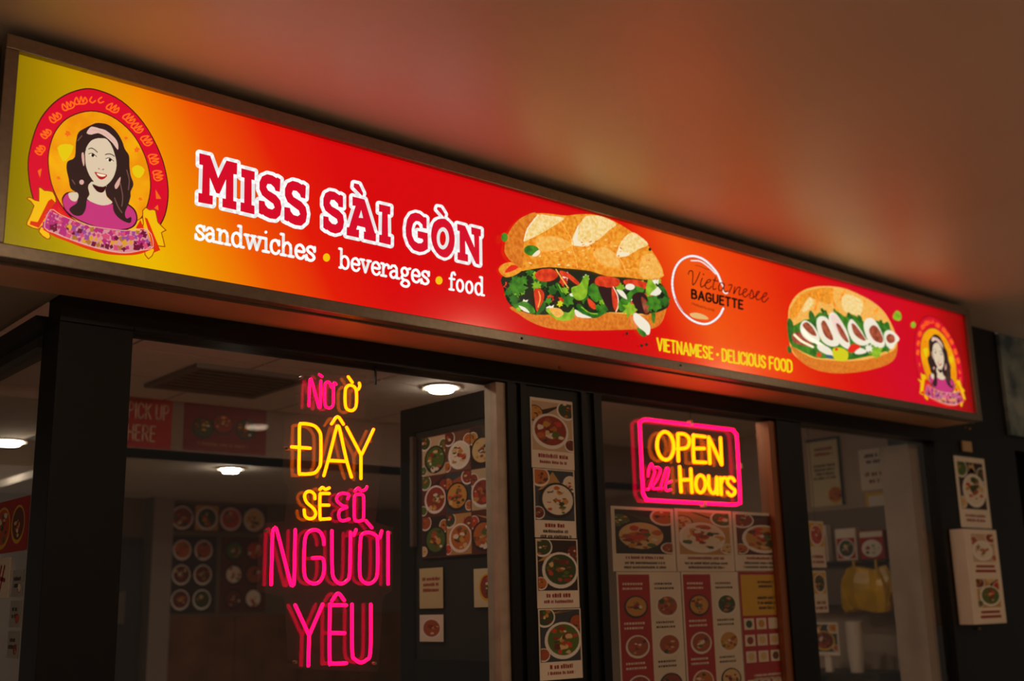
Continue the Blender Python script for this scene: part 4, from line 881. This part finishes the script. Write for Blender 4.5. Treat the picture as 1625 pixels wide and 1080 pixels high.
box('back_plate', 5.95, 5.998, .40, .98, 1.55, 2.12, mat('rack_grey', (120, 106, 94), .5), sh, .004); box('shelf', 5.88, 5.95, .40, .98, 1.80, 1.815, CABD, sh); box('shelf', 5.88, 5.95, .40, .98, 1.55, 1.565, CABD, sh)
def rackbox(y0, y1, z0, z1, lab, m, sd, name='snack_packet'):
    t = tag(empty(name, (5.91, (y0+y1)/2, z0)), lab, 'packet', 'packets on the wall rack')
    box('pack', 5.885, 5.945, y0, y1, z0, z1, m, t, .006)
    q = Sub(t, (5.884, y1, z0), y1-y0, z1-z0); q.u = np.array(YV, float); q.n = np.array((-1., 0, 0)); q.food(.01, .01, q.w-.01, q.h*.7, POR, sd, PLATE, 8); q.block('band', .005, q.h*.76, q.w-.005, q.h*.95, PAPER)
rackbox(.42, .58, 1.816, 1.98, 'red and cream food packet at the street end of the wall rack', POR, 301); rackbox(.60, .74, 1.816, 2.0, 'cream food packet in the middle of the wall rack', PAPER, 302); rackbox(.80, .95, 1.816, 2.03, 'white food packet at the far end of the wall rack', mat('packet_white', (220, 210, 200), .5), 303)
for px, lab, sd in (((1281, 826, 1306, 828, 1286, 900), 'red edged card hanging inside the right pane beside the mullion', 361), ((1288, 905, 1310, 906, 1292, 972), 'small white dish card under the red edged card by the mullion', 362)):
    s = facade_sheet('hanging_card', lab, 'card', px, .30, group='cards hanging inside the right pane'); s.food(.008, s.h*.45, s.w-.008, s.h-.01, POY, sd, PLATE, 6); s.lines(.012, s.w-.012, s.h*.2, .016, INK, 2)
    boxes('string', [(s.o[0]+s.w/2-.001, s.o[0]+s.w/2+.001, .299, .301, s.o[2]+s.h, 2.65 if sd == 361 else zt_)], CABD, s.root); zt_ = s.o[2]
# yellow bag hanging below
bg_ = tag(empty('plastic_bag', (5.8, .5, 1.53)), 'crumpled yellow plastic bag hanging under the wall rack', 'bag')
bm = bmesh.new(); rb = random.Random(5); rows = []
for j in range(9):
    t = j/8; row = []
    for i in range(24):
        an = 2*math.pi*i/24; ry = (.145+.03*math.sin(t*math.pi))*(1+.1*math.sin(5*an+3*t)+rb.uniform(-.03, .03)); rx = (.03+.03*math.sin(t*math.pi))*(1+.2*math.sin(7*an))
        row.append(bm.verts.new((5.80+rx*math.cos(an), .50+ry*math.sin(an)*(1-.15*(t > .85)), 1.53+.235*t+.012*math.sin(3*an))))
    rows.append(row)
for A, B in zip(rows[:-1], rows[1:]):
    for k in range(24): bm.faces.new((A[k], A[(k+1) % 24], B[(k+1) % 24], B[k]))
bm.faces.new(rows[0][::-1]); me = bpy.data.meshes.new('bag_body'); bmesh.ops.recalc_face_normals(bm, faces=bm.faces); bm.to_mesh(me); bm.free()
inv_parent(link('bag_body', me, mat('yellow_plastic', (226, 176, 10), .35, noise=.3, scale=9)), bg_)
boxes('handle', [(5.795, 5.80, .42, .435, 1.75, 1.81), (5.795, 5.80, .565, .58, 1.75, 1.81), (5.80, 5.90, .42, .435, 1.80, 1.81), (5.80, 5.90, .565, .58, 1.80, 1.81)], mat('yellow_plastic', (226, 176, 10)), bg_)
cb = tag(empty('shelf_unit', (5.85, .6, 0)), 'dark shelf unit against the right wall under the yellow bag', 'shelf')
for y in (.36, .96): box('side', 5.62, 5.99, y, y+.02, 0, 1.20, CABD, cb)
for z in (.4, .8, 1.18): box('shelf', 5.62, 5.99, .38, .96, z, z+.02, CABD, cb)
s = side_sheet('dish_sign', 'small white sign with a round dish standing on the dark shelf unit', 'sign', 5.66, .62, .80, 1.29, 1.47, PAPER); s.food(.01, .02, .17, .17, GROUNDS[3], 311, POY, 12)
box('stand', 5.67, 5.69, .69, .73, 1.2, 1.30, PAPER, s.root)
bm = bmesh.new(); prof = [(.0, .0), (.035, .0), (.045, .12), (.0465, .12), (.0465, .114), (.0435, .114), (.034, .004), (.0, .004)]
rows = [[bm.verts.new((r_*math.cos(2*math.pi*i/20), r_*math.sin(2*math.pi*i/20), z_)) for r_, z_ in prof[1:-1]] for i in range(20)]
for i in range(20):
    A, B = rows[i], rows[(i+1) % 20]
    for k in range(5): bm.faces.new((A[k], B[k], B[k+1], A[k+1]))
bm.faces.new([r_[0] for r_ in rows][::-1]); bm.faces.new([r_[5] for r_ in rows])
bmesh.ops.recalc_face_normals(bm, faces=bm.faces); cme = bpy.data.meshes.new('paper_cup'); bm.to_mesh(cme); bm.free()
for k, w_ in enumerate(('lowest', 'second', 'third', 'fourth', 'fifth', 'sixth', 'seventh', 'topmost')):
    c0 = tag(link('paper_cup', cme, mat('cup_white', (216, 204, 190), .5)), w_+' white paper cup'+(' from the bottom' if 0 < k < 7 else '')+' of the stack on the dark shelf unit', 'cup', 'stacked paper cups')
    c0.location = (5.68, .53, 1.20+k*.022)
# side return window: stickers seen left of the corner post
s = side_sheet('sticker_poster', 'red and yellow sticker poster on the side glass', 'poster', SX-.002, .17, .52, 1.79, 1.945, POR, None); s.food(.04, .01, .2, .145, POR, 330, POY, 8, square=False); s.food(.2, .02, .33, .14, POR, 331, POY, 8, square=False)
s = side_sheet('sticker', 'white sticker with red strokes below the red poster on the side glass', 'sticker', SX-.002, .30, .46, 1.66, 1.775, PAPER); a = s.art(); a.strokes([[(.05, .02), (.08, .09)], [(.08, .02), (.11, .09)], [(.04, .06), (.12, .05)]], .012, POR); a.build('mark', s.root)
for k in range(3):
    s = side_sheet('notice', ('upper', 'middle', 'lower')[k]+' small grey notice on the side glass beside the corner post', 'notice', SX-.002, .18, .27-.0*k, 1.66-k*.085, 1.735-k*.085, mat('notice_grey', (170, 168, 164), .7)); s.lines(.01, .08, .045, .012, INKD, 2); s.food(.05, .01, .085, .04, PAPER, 340+k, POR, 3, square=False)
